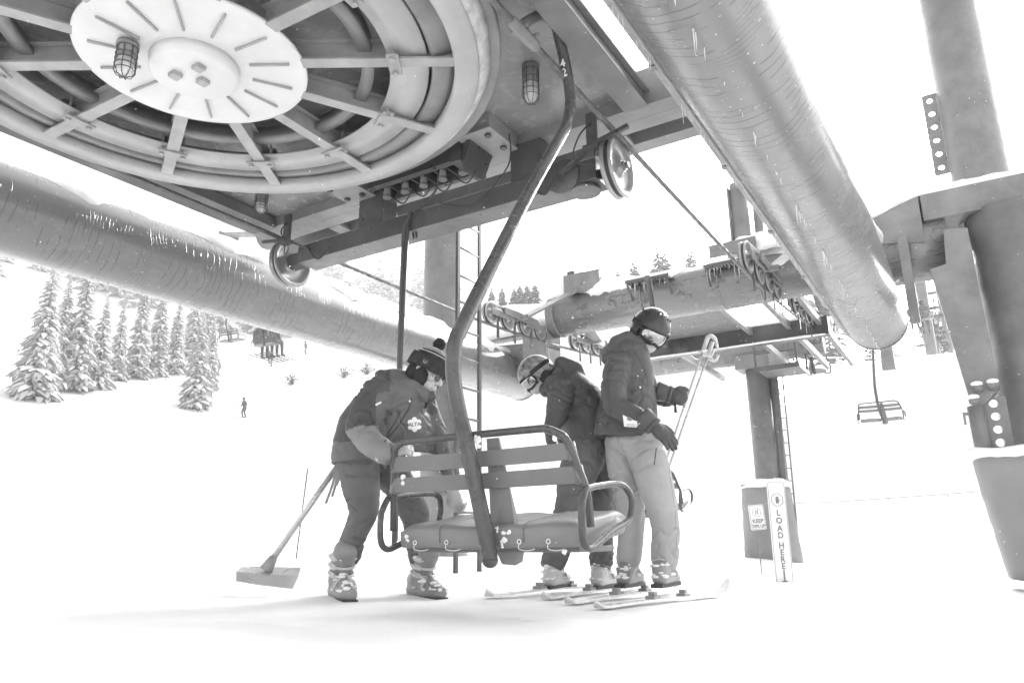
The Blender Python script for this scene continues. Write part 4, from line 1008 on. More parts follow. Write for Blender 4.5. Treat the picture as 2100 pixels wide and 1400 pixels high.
o=obj('snow_load',s_,K['tsnow'],None,lift=False,origin=(-40,170,50));o.parent=wd_;o.location=(0,0,0)
# a tree at the right edge and a bush by the ridge
for (x,b,t,l,D) in((2095,520,330,'spruce top showing at the right edge above the snowy beam',60),(1790,760,690,'snowy spruce just left of the ridge behind the tube end',70),(1838,765,680,'snowy spruce on the ridge right of the tube end',72),(1700,700,612,'spruce glimpsed behind the right sheave row',70)):
    random.seed(x);q=PY(x,b,D);tree(x,t,(q.x,q.y,q.z if b<600 else min(q.z,gz(q.x,q.y))),l,'spruces beyond the right tube',1.5)
def shrub(x,y,label):
    p=hitg(x,y);m=M();random.seed(x)
    for k in range(60):
        d=Vector((random.gauss(0,1),random.gauss(0,1),abs(random.gauss(0,1))+.6)).normalized();L=random.uniform(.6,1.5)
        q=p+d*L;m.tube([p,p+d*L*.6+Z*.1,q+Z*.1],[.02,.012,.004],4);m.ell(q,(.09,.09,.05),n=6,m=4)
    obj('shrub',m,K['bark'],None,lift=False,origin=p,label=label,cat='shrub',group='low shrubs on the far slope')
shrub(705,775,'low twiggy shrub left of the hatted man near the tube');shrub(752,768,'low twiggy shrub closest to the hatted man');shrub(598,790,'lone low shrub below the far riders')
# ------------------------------------------------------------------ falling snow
m=M();random.seed(11)
for i in range(1500):
    Y=1.2+random.random()**.7*11;q=PY(random.uniform(-100,2200),random.uniform(-100,1300),Y)
    if q.z<.05:continue
    r=random.uniform(.0010,.0028)*(.5+Y*.22)
    d=Vector((.25,0,-1)).normalized()*r*random.uniform(1,1.5)
    m.add([q+Vector((r,0,0)),q+Vector((0,r,0)),q-Vector((r,0,0)),q-Vector((0,r,0)),q+d,q-d],[(0,1,4),(1,2,4),(2,3,4),(3,0,4),(1,0,5),(2,1,5),(3,2,5),(0,3,5)],True)
obj('falling_snow',m,K['snow'],None,lift=False,origin=(0,4,1.5),kind='stuff',label='small snowflakes drifting down in front of the lift',cat='snow')
# ------------------------------------------------------------------ people
def pxm(Y):return Y/1490.
def ortho(f,u):
    f=Vector(f).normalized();u=Vector(u);u=(u-f*u.dot(f)).normalized();return f.cross(u),f,u   # x(right),y(fwd),z(up)
def loft(m,secs,n=28,pw=2.):
    """secs: (px,py,Y,halfwidth px in the picture plane,half depth m); flat ended"""
    C=[PY(s[0],s[1],s[2]) for s in secs];k=len(C);vs=[]
    for i in range(k):
        d=(C[min(i+1,k-1)]-C[max(i-1,0)]).normalized();dep=Vector((0,1,0));dep=(dep-d*dep.dot(d)).normalized();wv=d.cross(dep)
        for j in range(n):
            a=2*math.pi*j/n;ca_,sa=math.cos(a),math.sin(a);e=2/pw
            vs.append(C[i]+wv*(secs[i][3]*pxm(secs[i][2]))*abs(ca_)**e*(1 if ca_>=0 else -1)+dep*secs[i][4]*abs(sa)**e*(1 if sa>=0 else -1))
    m.add(vs,[(i*n+j,i*n+(j+1)%n,(i+1)*n+(j+1)%n,(i+1)*n+j) for i in range(k-1) for j in range(n)]+[tuple(range(n)),tuple((k-1)*n+j for j in range(n))],True)
def limb(m,pts,fold=0):
    """pts: (px,py,Y,r px)"""
    P=[(PY(*p[:3]),p[3]*pxm(p[2])) for p in pts]
    for (a,ra),(b,rb) in zip(P,P[1:]):m.cap(a,b,ra,rb,n=18)
    return m
def el(m,x,y,Y,rx,ry,rz,tilt=0):
    s=pxm(Y);m.ell(PY(x,y,Y),(rx*s,ry,rz*s),Matrix.Rotation(tilt,3,'Y'),n=20,m=12)
def epatch(c,fr,rad,az0,az1,el0,el1,th,n=24,k=8,lim=None):
    """curved plate on an ellipsoid about c; azimuth 0 = forward"""
    X,Y_,Z_=fr;m=M();vs=[];az0,az1=R(az0),R(az1)
    for s in(0,1):
        q=1-s*th
        for i in range(n+1):
            a=az0+(az1-az0)*i/n;lo=R(lim(math.degrees(a)) if lim else el0)
            for j in range(k+1):
                e=lo+(R(el1)-lo)*j/k
                vs.append(c+(X*math.sin(a)*math.cos(e)*rad[0]+Y_*math.cos(a)*math.cos(e)*rad[1]+Z_*math.sin(e)*rad[2])*q)
    w_=k+1;o=(n+1)*w_;fs=[]
    for i in range(n):
        for j in range(k):
            a=i*w_+j;fs+=[(a,a+1,a+w_+1,a+w_),(o+a,o+a+w_,o+a+w_+1,o+a+1)]
        fs+=[(i*w_,(i+1)*w_,o+(i+1)*w_,o+i*w_),(i*w_+k,o+i*w_+k,o+(i+1)*w_+k,(i+1)*w_+k)]
    for j in range(k):fs+=[(j,o+j,o+j+1,j+1),(n*w_+j,n*w_+j+1,o+n*w_+j+1,o+n*w_+j)]
    return m.add(vs,fs,True)
def head(t,c,fr,mat,sc=1.):
    X,Y_,Z_=fr;rot=Matrix((X,Y_,Z_)).transposed();m=M()
    T=lambda x,y,z:c+(X*x+Y_*y+Z_*z)*sc
    m.ell(T(0,-.01,.02),(.076*sc,.095*sc,.1*sc),rot);m.ell(T(0,.03,-.055),(.056*sc,.062*sc,.06*sc),rot);m.ell(T(0,.055,-.095),(.028*sc,.03*sc,.024*sc),rot)
    m.ell(T(0,.075,.02),(.055*sc,.018*sc,.014*sc),rot)
    m.cap(T(0,.088,.012),T(0,.112,-.028),.009*sc,.014*sc,n=10)
    for k in(-1,1):
        m.ell(T(.012*k,.100,-.032),(.008*sc,.012*sc,.008*sc),rot);m.ell(T(.038*k,.065,-.02),(.022*sc,.02*sc,.018*sc),rot);m.ell(T(.078*k,-.01,-.01),(.012*sc,.02*sc,.032*sc),rot)
    m.ell(T(0,.088,-.062),(.024*sc,.012*sc,.006*sc),rot);m.ell(T(0,.086,-.073),(.02*sc,.012*sc,.007*sc),rot)
    h=fuse('head',m,mat,t,vox=.005,it=3)
    m=M()
    for k in(-1,1):m.ell(T(.03*k,.083,.0),(.012*sc,.011*sc,.008*sc),rot,n=12,m=8)
    obj('eye',m,K['white'],h,lift=False);m=M()
    for k in(-1,1):m.ell(T(.031*k,.0925,-.001),(.0055*sc,.003*sc,.0055*sc),rot,n=10,m=6)
    obj('pupil',m,K['black'],h,lift=False)
    return h,T
def glove(t,wrist,d,nrm,mat,curl=(30,40,30),side=1,sc=1.,thumb=35,cuff=None,name='glove',vox=.0055):
    """hand with palm, five fingers; d = pointing direction, nrm = back of hand, side = thumb side (+1/-1 along d x nrm)"""
    wrist=Vector(wrist);d=Vector(d).normalized();nz=Vector(nrm);nz=(nz-d*nz.dot(d)).normalized();x=d.cross(nz)*side
    T=lambda a,b,c:wrist+(x*a+d*b+nz*c)*sc
    m=M();rot=Matrix((x,d,nz)).transposed()
    m.ell(T(0,.045,0),(.046*sc,.055*sc,.022*sc),rot);m.cap(T(0,-.03,0),T(0,.03,0),.034*sc,.032*sc,n=14);m.ell(T(.03,.03,-.008),(.022*sc,.034*sc,.019*sc),rot)
    for i,(xo,L) in enumerate(((.033,.074),(.012,.083),(-.010,.078),(-.031,.06))):
        p=T(xo,.082-.006*abs(i-1.3),0);ang=0;dd=0;seg=(.44,.31,.25);rr=.0125-.0008*i
        pts=[T(xo*.8,.05,0),p]
        for k in range(3):
            ang+=R(curl[k]);q=pts[-1]+(d*math.cos(ang)-nz*math.sin(ang)+x*(xo*1.2 if ang<1 else 0))*L*seg[k]*sc;pts.append(q)
        for k in range(4):m.cap(pts[k],pts[k+1],rr*sc*(1.08-.07*k),rr*sc*(1.02-.07*k),n=10)
    a=R(thumb);p0=T(.028,.015,-.006);p1=p0+(x*math.cos(R(40))+d*math.sin(R(50))-nz*.25)*.036*sc;p2=p1+(x*math.cos(R(70)-a*.3)*.6+d*.75-nz*math.sin(a))*.034*sc;p3=p2+(d*.8-nz*math.sin(a)*1.2)*.026*sc
    for u,v,r1,r2 in((p0,p1,.017,.0145),(p1,p2,.0145,.013),(p2,p3,.013,.0115)):m.cap(u,v,r1*sc,r2*sc,n=10)
    g=fuse(name,m,mat,t,vox=vox,it=2)
    if cuff:
        m=M();c0=T(0,-.085,0);c1=T(0,.0,0);ax=(c1-c0).normalized()
        m.lathe(c0,ax,[(.052*sc,0),(.056*sc,.01*sc),(.052*sc,.05*sc),(.044*sc,.07*sc),(.038*sc,.09*sc),(.030*sc,.09*sc),(.03*sc,.0)],n=28,closed=True);m.lathe(c0,ax,[(.047*sc,.068*sc),(.05*sc,.072*sc),(.05*sc,.085*sc),(.045*sc,.09*sc)],n=28,closed=True)
        obj('glove_cuff',m,cuff,g,lift=False)
    return g
def boot(t,sole,f,lean=.25,mats=None,sc=1.,name='ski_boot',shaft=True):
    """sole = point under the ankle, f = toe direction"""
    sole=Vector(sole);f=Vector((f[0],f[1],0)).normalized();s=f.cross(Z)
    T=lambda x,y,z:sole+(s*x+f*y+Z*z)*sc
    m=M();m.cap(T(0,-.06,.05),T(0,.16,.05),.048*sc,.044*sc);m.cap(T(0,-.05,.10),T(0,.10,.085),.05*sc,.04*sc);m.cap(T(0,-.02,.10),T(0,.05+lean*.1,.24),.055*sc,.060*sc);m.ell(T(0,.19,.045),(.042*sc,.035*sc,.035*sc))
    b=fuse(name,m,mats[0],t,vox=.010,it=2)
    m=M();m.bx(0,0.001,0,.001,0,.001) if False else None
    m.prism([T(-.035,-.13,0),T(.035,-.13,0),T(.04,.1,0),T(.036,.22,0),T(-.036,.22,0),T(-.04,.1,0)],Z*.022*sc);obj('boot_sole',m,K['black'],b,lift=False,bevel=.003)
    for (y,z,rx,ry) in((.02,.135,.060,.069),(.028,.175,.062,.070),(.038,.215,.065,.071)):
        m=M();m.tube([T(rx*math.cos(a),y+ry*math.sin(a),z+.018*math.sin(a)*-1) for a in[k*math.pi/12 for k in range(24)]],.0075*sc,6,closed=True)
        m.bar(T(rx*.95,y+.0,z),T(rx*.75,y+ry*.72,z-.012),.012,.026);obj('buckle',m,mats[1],b,lift=False,bevel=.002)
    m=M();m.tube([T(.055*math.cos(a),.10+.012*math.sin(a)*0,.055+.062*math.sin(a)) for a in[k*math.pi/10 for k in range(11)]],.007*sc,6);obj('buckle',m,mats[1],b,lift=False)
    m=M();random.seed(int(sole.x*1000));vsn=[v for v in b.data.vertices if v.normal.z>.15 and v.co.z<(.2)]
    for k in range(45):
        v=random.choice(vsn);p=v.co+ORG[b.name];m.ell(p,(.017*random.uniform(.4,1.3),.017*random.uniform(.4,1.3),.009*random.uniform(.5,1.2)),n=8,m=5)
    obj('snow_clumps',m,K['snow'],b,lift=False,kind='stuff')
    return b
def ski(a,b,label,w=.075,mat=None,curl=.12,bind=None):
    a=Vector(a);b=Vector(b);d=(b-a);L=d.length;d.normalize();s=d.cross(Z).normalized();u=s.cross(d);m=M();n=44;vs=[]
    for i in range(n+1):
        f=i/n;y=f*L;z=.006+.012*math.sin(f*math.pi);x=w/2*(.82+.5*(abs(f-.5)*1.6)**2)
        if f>.88:z+=curl*((f-.88)/.12)**2*.8;x*=math.sqrt(max(0,1-((f-.88)/.125)**2.2))*1+.004
        if f<.03:x*=math.sqrt(max(.02,f/.03));z+=.03*(1-f/.03)**2
        p=a+d*y+u*z
        for (q,h) in((-1,-.006),(1,-.006),(.95,.006),(-.95,.006)):vs.append(p+s*x*q+u*h)
    m.add(vs,[(i*4+j,i*4+(j+1)%4,i*4+4+(j+1)%4,i*4+4+j) for i in range(n) for j in range(4)]+[(0,1,2,3),(n*4+3,n*4+2,n*4+1,n*4)],False)
    t=thing('ski',label,'ski',a,lift=False,group='skis on the snow');obj('plank',m,mat or K['skim'],t,lift=False)
    if bind is not None:
        c=Vector(bind);m=M()
        for o_ in(-.17,.23):
            q=c+d*o_;q=a+d*((q-a).dot(d))+u*.02
            m.bar(q-d*.04+u*.01,q+d*.04+u*.01,.06,.02);m.bar(q-d*.02+u*.03,q+d*.02+u*.028,.04,.022)
        parts('binding',m,K['steel_l'],t,2,lift=False,bevel=.004)
    return t
K['jacketA']=cloth('jacket_mid',.13,.15,.6);K['yoke']=cloth('jacket_yoke',.075,.15,.6);K['patch']=cloth('sleeve_patch',.22,.1,.6);K['pantsA']=cloth('pants_a',.13,.2,.7)
K['jacketB']=cloth('jacket_b',.085,.15,.55);K['pantsB']=cloth('pants_b',.13,.15,.65)
K['jacketC']=cloth('jacket_c',.090,.15,.5);K['pantsC']=cloth('pants_c',.36,.08,.7)
K['knit']=cloth('knit',.045,.3,.95,30,.05);K['knitl']=cloth('knit_light',.42,.2,.95,30,.05);K['dark']=cloth('balaclava',.04,.2,.9,20,.05)
K['skin']=paint('skin',.48,.5,.05,bmp=.05);K['mask']=cloth('mask',.5,.06,.8);K['gl']=cloth('glove_dark',.08,.25,.55);K['gll']=cloth('glove_pale',.5,.12,.6)
K['bootd']=paint('boot_dark',.24,.4,.2);K['bootl']=paint('boot_light',.5,.4,.1);K['skim']=paint('ski_top',.7,.3,.12,scale=2);K['lens']=paint('lens',.35,.04,.1,metal=1.,bmp=0,scale=14);K['helmB']=paint('helmet_b',.19,.3,.9,scale=22,bmp=0)
def bvh(o):
    me=o.data;org=ORG[o.name];return BVHTree.FromPolygons([v.co+org for v in me.vertices],[tuple(p.vertices) for p in me.polygons])
def hitpx(bv,x,y):
    d=ray(x,y).normalized();l,n,i,dd=bv.ray_cast(CO,d);
    return (l,n) if l is not None else (None,None)
def decal(bv,poly,mat,name,parent,th=.003,lift_=.003):
    """thin raised patch following a surface; poly in picture pixels (fan)"""
    m=M();cx=sum(p[0] for p in poly)/len(poly);cy=sum(p[1] for p in poly)/len(poly);vs=[];pts=[(cx,cy)]
    K2=3;n=len(poly)
    for k in range(1,K2+1):
        for p in poly:pts.append((cx+(p[0]-cx)*k/K2,cy+(p[1]-cy)*k/K2))
    last=None
    for (x,y) in pts:
        l,nn=hitpx(bv,x,y)
        if l is None:
            l,nn=last if last else (None,None)
            if l is None:return None
        last=(l,nn);vs.append(l+(CO-l).normalized()*lift_)
    fs=[(0,1+j,1+(j+1)%n) for j in range(n)]
    for k in range(K2-1):
        b=1+k*n;fs+=[(b+j,b+n+j,b+n+(j+1)%n,b+(j+1)%n) for j in range(n)]
    m.add(vs,fs,False);o=obj(name,m,mat,parent,lift=False);s=o.modifiers.new('t','SOLIDIFY');s.thickness=th;s.offset=0;return o
def seam(bv,pts,mat,name,parent,r=.002):
    out=[]
    for i in range(len(pts)-1):
        for k in range(8):
            x=pts[i][0]+(pts[i+1][0]-pts[i][0])*k/8;y=pts[i][1]+(pts[i+1][1]-pts[i][1])*k/8;l,n=hitpx(bv,x,y)
            if l is not None:out.append(l+(CO-l).normalized()*.001)
    if len(out)>2:
        m=M();m.tube(out,r,6);return obj(name,m,mat,parent,lift=False)
def flower(cx,cy,r):
    out=[]
    for k in range(48):
        a=2*math.pi*k/48;q=r*(.78+.30*abs(math.cos(3*a))**.8);out.append((cx+q*math.cos(a+.5),cy+q*math.sin(a+.5)))
    return out
# ---- A: operator in the striped hat
A=thing('person','person in a striped bobble hat and glasses bending to hold the nearest chair','person',(PY(735,1215,4.1).x,4.1,.07),lift=False)
m=M();loft(m,[(736,952,4.05,52,.17),(738,925,4.05,54,.185),(752,893,4.05,63,.20),(783,860,4.05,70,.215),(815,828,4.02,68,.215),(838,806,4.0,52,.17),(855,790,4.0,33,.10)])
loft(m,[(842,925,4.1,44,.15),(845,890,4.08,42,.17),(842,850,4.05,38,.17)])
limb(m,[(772,808,3.86,36),(738,872,3.78,33)]);limb(m,[(738,872,3.78,33),(755,905,3.68,27),(796,930,3.53,21)])
limb(m,[(868,832,4.15,28),(890,880,4.15,22),(905,925,4.08,20),(925,1000,3.98,15)])
el(m,820,778,4.05,34,.13,20,.3);el(m,790,772,4.1,22,.10,14);limb(m,[(845,790,3.92,16),(872,812,3.9,13),(885,812,3.92,10)]);limb(m,[(800,765,4.1,12),(830,785,3.92,16)])
limb(m,[(700,915,4.1,14),(790,948,4.0,14)])
def mA(co):
    # yoke over the shoulders and upper sleeves; paler lower sleeve
    d=co-CO;x=1050+F*d.dot(RT)/d.dot(W_);y=700-F*d.dot(UP)/d.dot(W_)
    if x<800 and 872<y and co.y<3.83 and (y-872)>-.45*(x-735):return 2
    if y<(1000-.25*x if x<790 else 802) and (x<800) :return 1
    if x<772 and co.y<3.95 and y<905:return 1
    if x>878 and y<850:return 1
    return 0
ja=fuse('jacket',m,[K['jacketA'],K['yoke'],K['patch']],A,vox=.009,it=4,disp=.020,dscale=.15,matfn=mA)
bv=bvh(ja)
f=flower(850,870,14);e=decal(bv,f,K['white'],'flower_patch',ja)
l,n=hitpx(bv,850,870)
if l is not None:
    n=(CO-l).normalized();obj('lettering',text_m('ALTA',.027,Vector((1,0,.06)),Z.cross(n).cross(Vector((0,0,0))) if False else (Z-n*Z.dot(n)),l+n*.016,.002),K['ink'],e,lift=False)
seam(bv,[(822,842),(812,862),(800,882),(788,895)],K['black'],'pocket_zip',ja,.0025)
seam(bv,[(845,815),(838,840),(815,875),(785,910)],K['yoke'],'front_zip',ja,.004)
decal(bv,[(794,841),(806,845),(803,852),(791,848)],K['yoke'],'velcro_tab',ja)
decal(bv,[(770,828),(781,823),(782,826),(771,832)],K['white'],'shoulder_tag',ja)
decal(bv,[(838,822),(841,820),(843,823),(840,825)],K['white'],'snap',ja)
m=M();limb(m,[(735,940,4.02,44),(744,1000,3.94,37),(750,1050,3.88,29),(730,1090,3.96,25),(714,1135,4.03,25)]);limb(m,[(785,940,4.15,43),(825,1000,4.22,36),(850,1052,4.25,29),(857,1100,4.30,24),(860,1148,4.35,24)]);el(m,762,935,4.08,62,.18,30)
pa_=fuse('trousers',m,K['pantsA'],A,vox=.010,it=3,disp=.026,dscale=.15)
seam(bvh(pa_),[(700,1000),(712,1030),(735,1050)],K['black'],'pocket_seam',pa_,.002)
fr=ortho((.80,-.42,-.42),(.28,0,.95));hc=PY(876,765,4.0)
h,T=head(A,hc,fr,K['skin'],1.0);X,Y_,Z_=fr;rot=Matrix(fr).transposed()
# balaclava
m=M();m.ell(T(0,-.028,-.03),(.094,.094,.105),rot);m.ell(T(.06,.01,-.04),(.04,.05,.06),rot);m.ell(T(-.06,.01,-.04),(.04,.05,.06),rot);m.cap(T(0,-.04,-.09),T(-.02,-.06,-.17),.065,.075);m.ell(T(0,.04,-.105),(.056,.055,.036),rot);m.cap(T(0,.02,-.12),T(0,.03,-.16),.05,.06)
fuse('balaclava',m,K['dark'],A,vox=.008,it=2,disp=.003,dscale=.04)
# hat
m=M();m.merge(epatch(T(0,-.012,.005),fr,(.104,.122,.145),-180,180,15,90,.12,n=48,k=14));hat=obj('bobble_hat',m,K['knit'],A,lift=False)
m=M();m.merge(epatch(T(0,-.012,.012),fr,(.110,.128,.21),-180,180,0,21,.1,n=48,k=6));obj('turned_brim',m,K['knit'],hat,lift=False)
for (e0,e1) in((44,46.5),(56,59),(64,66.5),(71,74)):
    m=M()
    P=[]
    for i in range(96):
        a=2*math.pi*i/96;e=R((e0+e1)/2-4*abs((i%32)/16-1)*(1 if e0>50 else .4));P.append(T(0,-.012,.005)+X*math.sin(a)*math.cos(e)*.1055+Y_*math.cos(a)*math.cos(e)*.1235+Z_*math.sin(e)*.1465)
    m.tube(P,.0035 if e0<50 else .003,6,closed=True);obj('stripe',m,K['knitl'],hat,lift=False)
pc=T(0,-.012,.175);m=M();random.seed(5)
for k in range(260):
    d=Vector((random.gauss(0,1),random.gauss(0,1),random.gauss(0,1))).normalized();L=.036*random.uniform(.85,1.08);m.tube([pc+d*.012,pc+d*L],[.006,.0035],5)
obj('bobble',m,K['knit'],hat,lift=False)
q=T(0,0,0)+(X*.112*math.sin(R(75))+Y_*.13*math.cos(R(75)))*.95+Z_*.045;nn=(X*math.sin(R(75))+Y_*math.cos(R(75))).normalized();m=M();uu=(Z_-nn*Z_.dot(nn)).normalized();rr=uu.cross(nn)
m.prism(rrect(q+nn*.002,rr,uu,.018,.017,.003),nn*.004);tg=obj('hat_tab',m,K['black'],hat,lift=False)
m=M();m.tube([q+nn*.007+rr*x+uu*y for x,y in((-.008,.006),(-.008,-.003),(0,-.009),(.008,-.003),(.008,.006))],.0018,6);obj('tab_mark',m,K['knitl'],tg,lift=False)
# glasses
m=M()
for k in(-1,1):
    c=T(.033*k,.102,.0);P=[c+X*.024*math.cos(a)*(abs(math.cos(a))**-.3 if abs(math.cos(a))>.3 else 1.3)*.85+Z_*.018*math.sin(a)-Y_*abs(math.cos(a))*.002 for a in[j*math.pi/10+.01 for j in range(20)]];m.tube(P,.0026,6,closed=True);m.tube([T(.056*k,.10,.006),T(.082*k,.07,.008),T(.084*k,.0,.004)],.0024,6)
m.tube([T(-.01,.105,.003),T(0,.11,.006),T(.01,.105,.003)],.0024,6);gs=obj('spectacles',m,K['black'],A,lift=False)
# hands
gp=PY(796,930,3.545);glove(A,gp,(.95,-.05,.33),(-.3,-.75,.6),K['gll'],(45,60,50),-1,1.05,40,None)
m=M();w0=PY(793,928,3.57);w1=PY(806,932,3.52)
ha=PY(940,1038,3.90);glove(A,ha+Vector((-.03,.0,.085)),(.25,-.1,-1),(-.6,-.75,.2),K['gll'],(40,55,45),1,1.0,40,None)
bm2=[K['bootd'],K['bootl']]
for (x,y,Y,f) in((702,1216,4.03,(.45,-.9)),(868,1208,4.35,(.62,-.8))):
    p=PY(x-6,y,Y);p.z=gz(p.x,p.y)-.025;b=boot(A,p,f,.3,bm2,1.05)
    tt=text_m('LANGE' if False else 'RACE',.02,(1,-.3,0),Z,p,.001) if False else None
# shovel behind A
B0=PY(690,958,4.12);B1=PY(556,1150,4.0)
sh=thing('snow_shovel','long handled snow shovel leaning on the hatted man with its scoop on the snow','shovel',PY(550,1200,4.0),lift=False)
m=M();m.tube([B0+(B0-B1)*.25,B1],.0165,14);m.cap(B0+(B0-B1)*.25-Vector((.06,0,0)),B0+(B0-B1)*.25+Vector((.06,0,0)),.014);obj('handle',m,K['alu'],sh,lift=False)
m=M();m.tube([B1+(B0-B1)*.04,PY(545,1168,4.0)],[.022,.035],12);obj('socket',m,K['steel_l'],sh,lift=False)
def q_(x,y,Y=4.0):return PY(x,y,Y)
m=M();tp=[q_(497,1160,4.08),q_(617,1163,4.08)];md=[q_(484,1172,3.98),q_(612,1180,3.98)];bt=[q_(484,1190,3.95),q_(600,1206,3.95)]
vs=[];n=16
for i in range(n+1):
    f=i/n;cur=.02*math.sin(f*math.pi)
    for P in(tp,md,bt):
        p=P[0].lerp(P[1],f);vs.append(p+Vector((0,-cur if P is bt else 0,0)))
m.add(vs,[(i*3+j,i*3+j+1,i*3+4+j,i*3+3+j) for i in range(n) for j in range(2)],False);o=obj('scoop',m,K['alu'],sh,lift=False);s=o.modifiers.new('t','SOLIDIFY');s.thickness=.006
# straps from A's hem
for k,(x0,x1,y1) in enumerate(((690,668,1032),(693,681,1018),(697,690,995))):
    m=M();a=PY(x0,955,3.98);b=PY(x1,y1,3.96);pts=smooth_path([a,a.lerp(b,.5)+Vector((.01,-.01,0)),b],5);
    for i in range(len(pts)-1):m.bar(pts[i],pts[i+1],.014,.004,up=(0,-1,0))
    obj('hanging_strap',m,K['patch'],A,lift=False)
# ---- B: bending rider
B=thing('person','person in a dark hooded jacket and patterned helmet bent over looking down to the left','person',(PY(1190,1210,4.9).x,4.9,.01),lift=False)
m=M();loft(m,[(1216,935,4.9,50,.165),(1214,900,4.9,52,.18),(1203,858,4.9,53,.19),(1184,820,4.9,52,.2),(1160,792,4.9,42,.18),(1138,780,4.9,26,.10)])
limb(m,[(1152,805,4.74,30),(1143,850,4.70,25),(1128,878,4.66,16)]);limb(m,[(1180,800,5.06,28),(1165,850,5.08,23),(1150,885,5.05,15)])
el(m,1165,762,4.9,36,.12,20,.25);limb(m,[(1150,745,4.86,16),(1180,757,4.86,17),(1190,768,4.86,13)]);limb(m,[(1120,800,4.82,15),(1128,785,4.8,14),(1145,765,4.8,14)]);limb(m,[(1120,800,4.98,15),(1145,765,5.0,14)])
jb=fuse('jacket',m,K['jacketB'],B,vox=.009,it=4,disp=.019,dscale=.16)
bv=bvh(jb);seam(bv,[(1128,862),(1145,858),(1160,852)],K['yoke'],'sleeve_seam',jb,.002);seam(bv,[(1178,800),(1205,790),(1228,830)],K['yoke'],'yoke_seam',jb,.002)
m=M();limb(m,[(1200,930,4.84,42),(1178,1000,4.78,36),(1168,1050,4.76,31),(1135,1150,4.85,25)]);limb(m,[(1232,930,4.98,38),(1238,1000,4.98,33),(1234,1060,4.96,28),(1232,1148,4.98,24)])
fuse('trousers',m,K['pantsB'],B,vox=.010,it=3,disp=.024,dscale=.15)
fr=ortho((-.72,-.25,-.62),(-.62,-.05,.75));hc=PY(1100,770,4.88)
h,T=head(B,hc,fr,K['skin'],.95);X,Y_,Z_=fr
hl=lambda az:2 if abs(az)<55 else (-30 if abs(az)<140 else -38)
m=M();m.merge(epatch(T(0,-.012,.015),fr,(.112,.132,.125),-180,180,0,90,.14,n=64,k=14,lim=lambda az:6 if abs(az)<50 else (6-36*smst(50,75,abs(az)))));hB=obj('helmet',m,K['helmB'],B,lift=False)
m=M();m.merge(epatch(T(0,-.012,.0),fr,(.104,.120,.118),-180,180,-45,-18,.2,n=64,k=4,lim=None)) if False else None
for k in(-1,1):
    m=M();m.ell(T(.088*k,-.012,-.045),(.03,.046,.055),Matrix(fr).transposed());obj('ear_pad',m,K['dark'],hB,lift=False)
def goggles(t,T,fr,sc,par,lensm,strap=True):
    m=M();m.merge(epatch(T(0,-.0,-.002),fr,(.100*sc,.128*sc,.11*sc),-62,62,-28,18,.05,n=28,k=8));g=obj('goggles',m,lensm,par,lift=False)
    m=M();P=[]
    for i in range(60):
        a=2*math.pi*i/60;az=R(63)*math.copysign(abs(math.cos(a))**.6,math.cos(a));e=R(-5)+R(24)*math.copysign(abs(math.sin(a))**.7,math.sin(a))+ (R(9)*math.exp(-(az/.22)**2) if math.sin(a)<0 else 0)
        P.append(T(0,0,-.002)+(fr[0]*math.sin(az)*math.cos(e)*.102+fr[1]*math.cos(az)*math.cos(e)*.130+fr[2]*math.sin(e)*.112)*sc)
    m.tube(P,.0075*sc,8,closed=True);obj('goggle_frame',m,K['dark'],g,lift=False)
    if strap:
        m=M();m.merge(epatch(T(0,-.012,.02),fr,(.121*sc,.137*sc,.13*sc),55,305,-4,10,.03,n=60,k=3));obj('goggle_strap',m,K['dark'],g,lift=False)
    return g
goggles(B,T,fr,.95,B,K['lens'])
m=M();m.ell(T(0,.062,-.062),(.052,.048,.05),Matrix(fr).transposed());mk_=fuse('face_mask',m,K['mask'],B,vox=.006,it=1,disp=.002,dscale=.03)
q=T(.0,.08,-.07)
l,n=hitpx(bvh(mk_),1089,787)
if l is not None:
    n=(CO-l).normalized();m=M();m.lathe(l+n*.002,n,[(.001,.004),(.010,.004),(.012,0)],n=16);m.lathe(l+n*.002,n,[(.014,0),(.014,.005),(.017,.005),(.017,0)],n=18,closed=True);obj('valve',m,K['patch'],mk_,lift=False)
glove(B,PY(1126,882,4.66),(-.05,-.1,-1),(-.9,-.4,0),K['gl'],(35,45,35),1,.85,40,None);glove(B,PY(1149,889,5.05),(.2,0,-1),(.6,.7,0),K['gl'],(35,45,35),1,.85,40,None)
for (x,y,Y,f) in((1135,1212,4.85,(.45,.9)),(1233,1212,4.98,(.5,.88))):
    p=PY(x,y,Y);p.z=max(p.z,gz(p.x,p.y)-.01)+.02;boot(B,p,f,.3,[K['bootl'],K['steel_l']],.95)
# ---- C: standing rider with poles
C=thing('person','person standing in a black helmet, mirrored goggles and pale trousers holding two ski poles','person',(PY(1330,1215,4.6).x,4.6,.01),lift=False)
m=M();loft(m,[(1284,900,4.6,67,.205),(1286,850,4.6,60,.20),(1289,800,4.6,53,.195),(1289,755,4.6,51,.21),(1291,722,4.6,42,.18),(1302,700,4.6,28,.11)])
limb(m,[(1268,748,4.43,29),(1259,800,4.38,27),(1262,832,4.34,25),(1300,852,4.28,22),(1330,866,4.24,17)]);limb(m,[(1315,765,4.78,26),(1336,808,4.78,20),(1358,820,4.72,17),(1378,819,4.68,15)])
el(m,1258,722,4.62,26,.13,22,-.3);limb(m,[(1244,735,4.55,14),(1262,703,4.52,15),(1288,692,4.5,13),(1312,706,4.48,10)]);limb(m,[(1250,730,4.72,14),(1290,698,4.75,12),(1322,708,4.70,10)])
jc=fuse('jacket',m,K['jacketC'],C,vox=.009,it=4,disp=.018,dscale=.16)
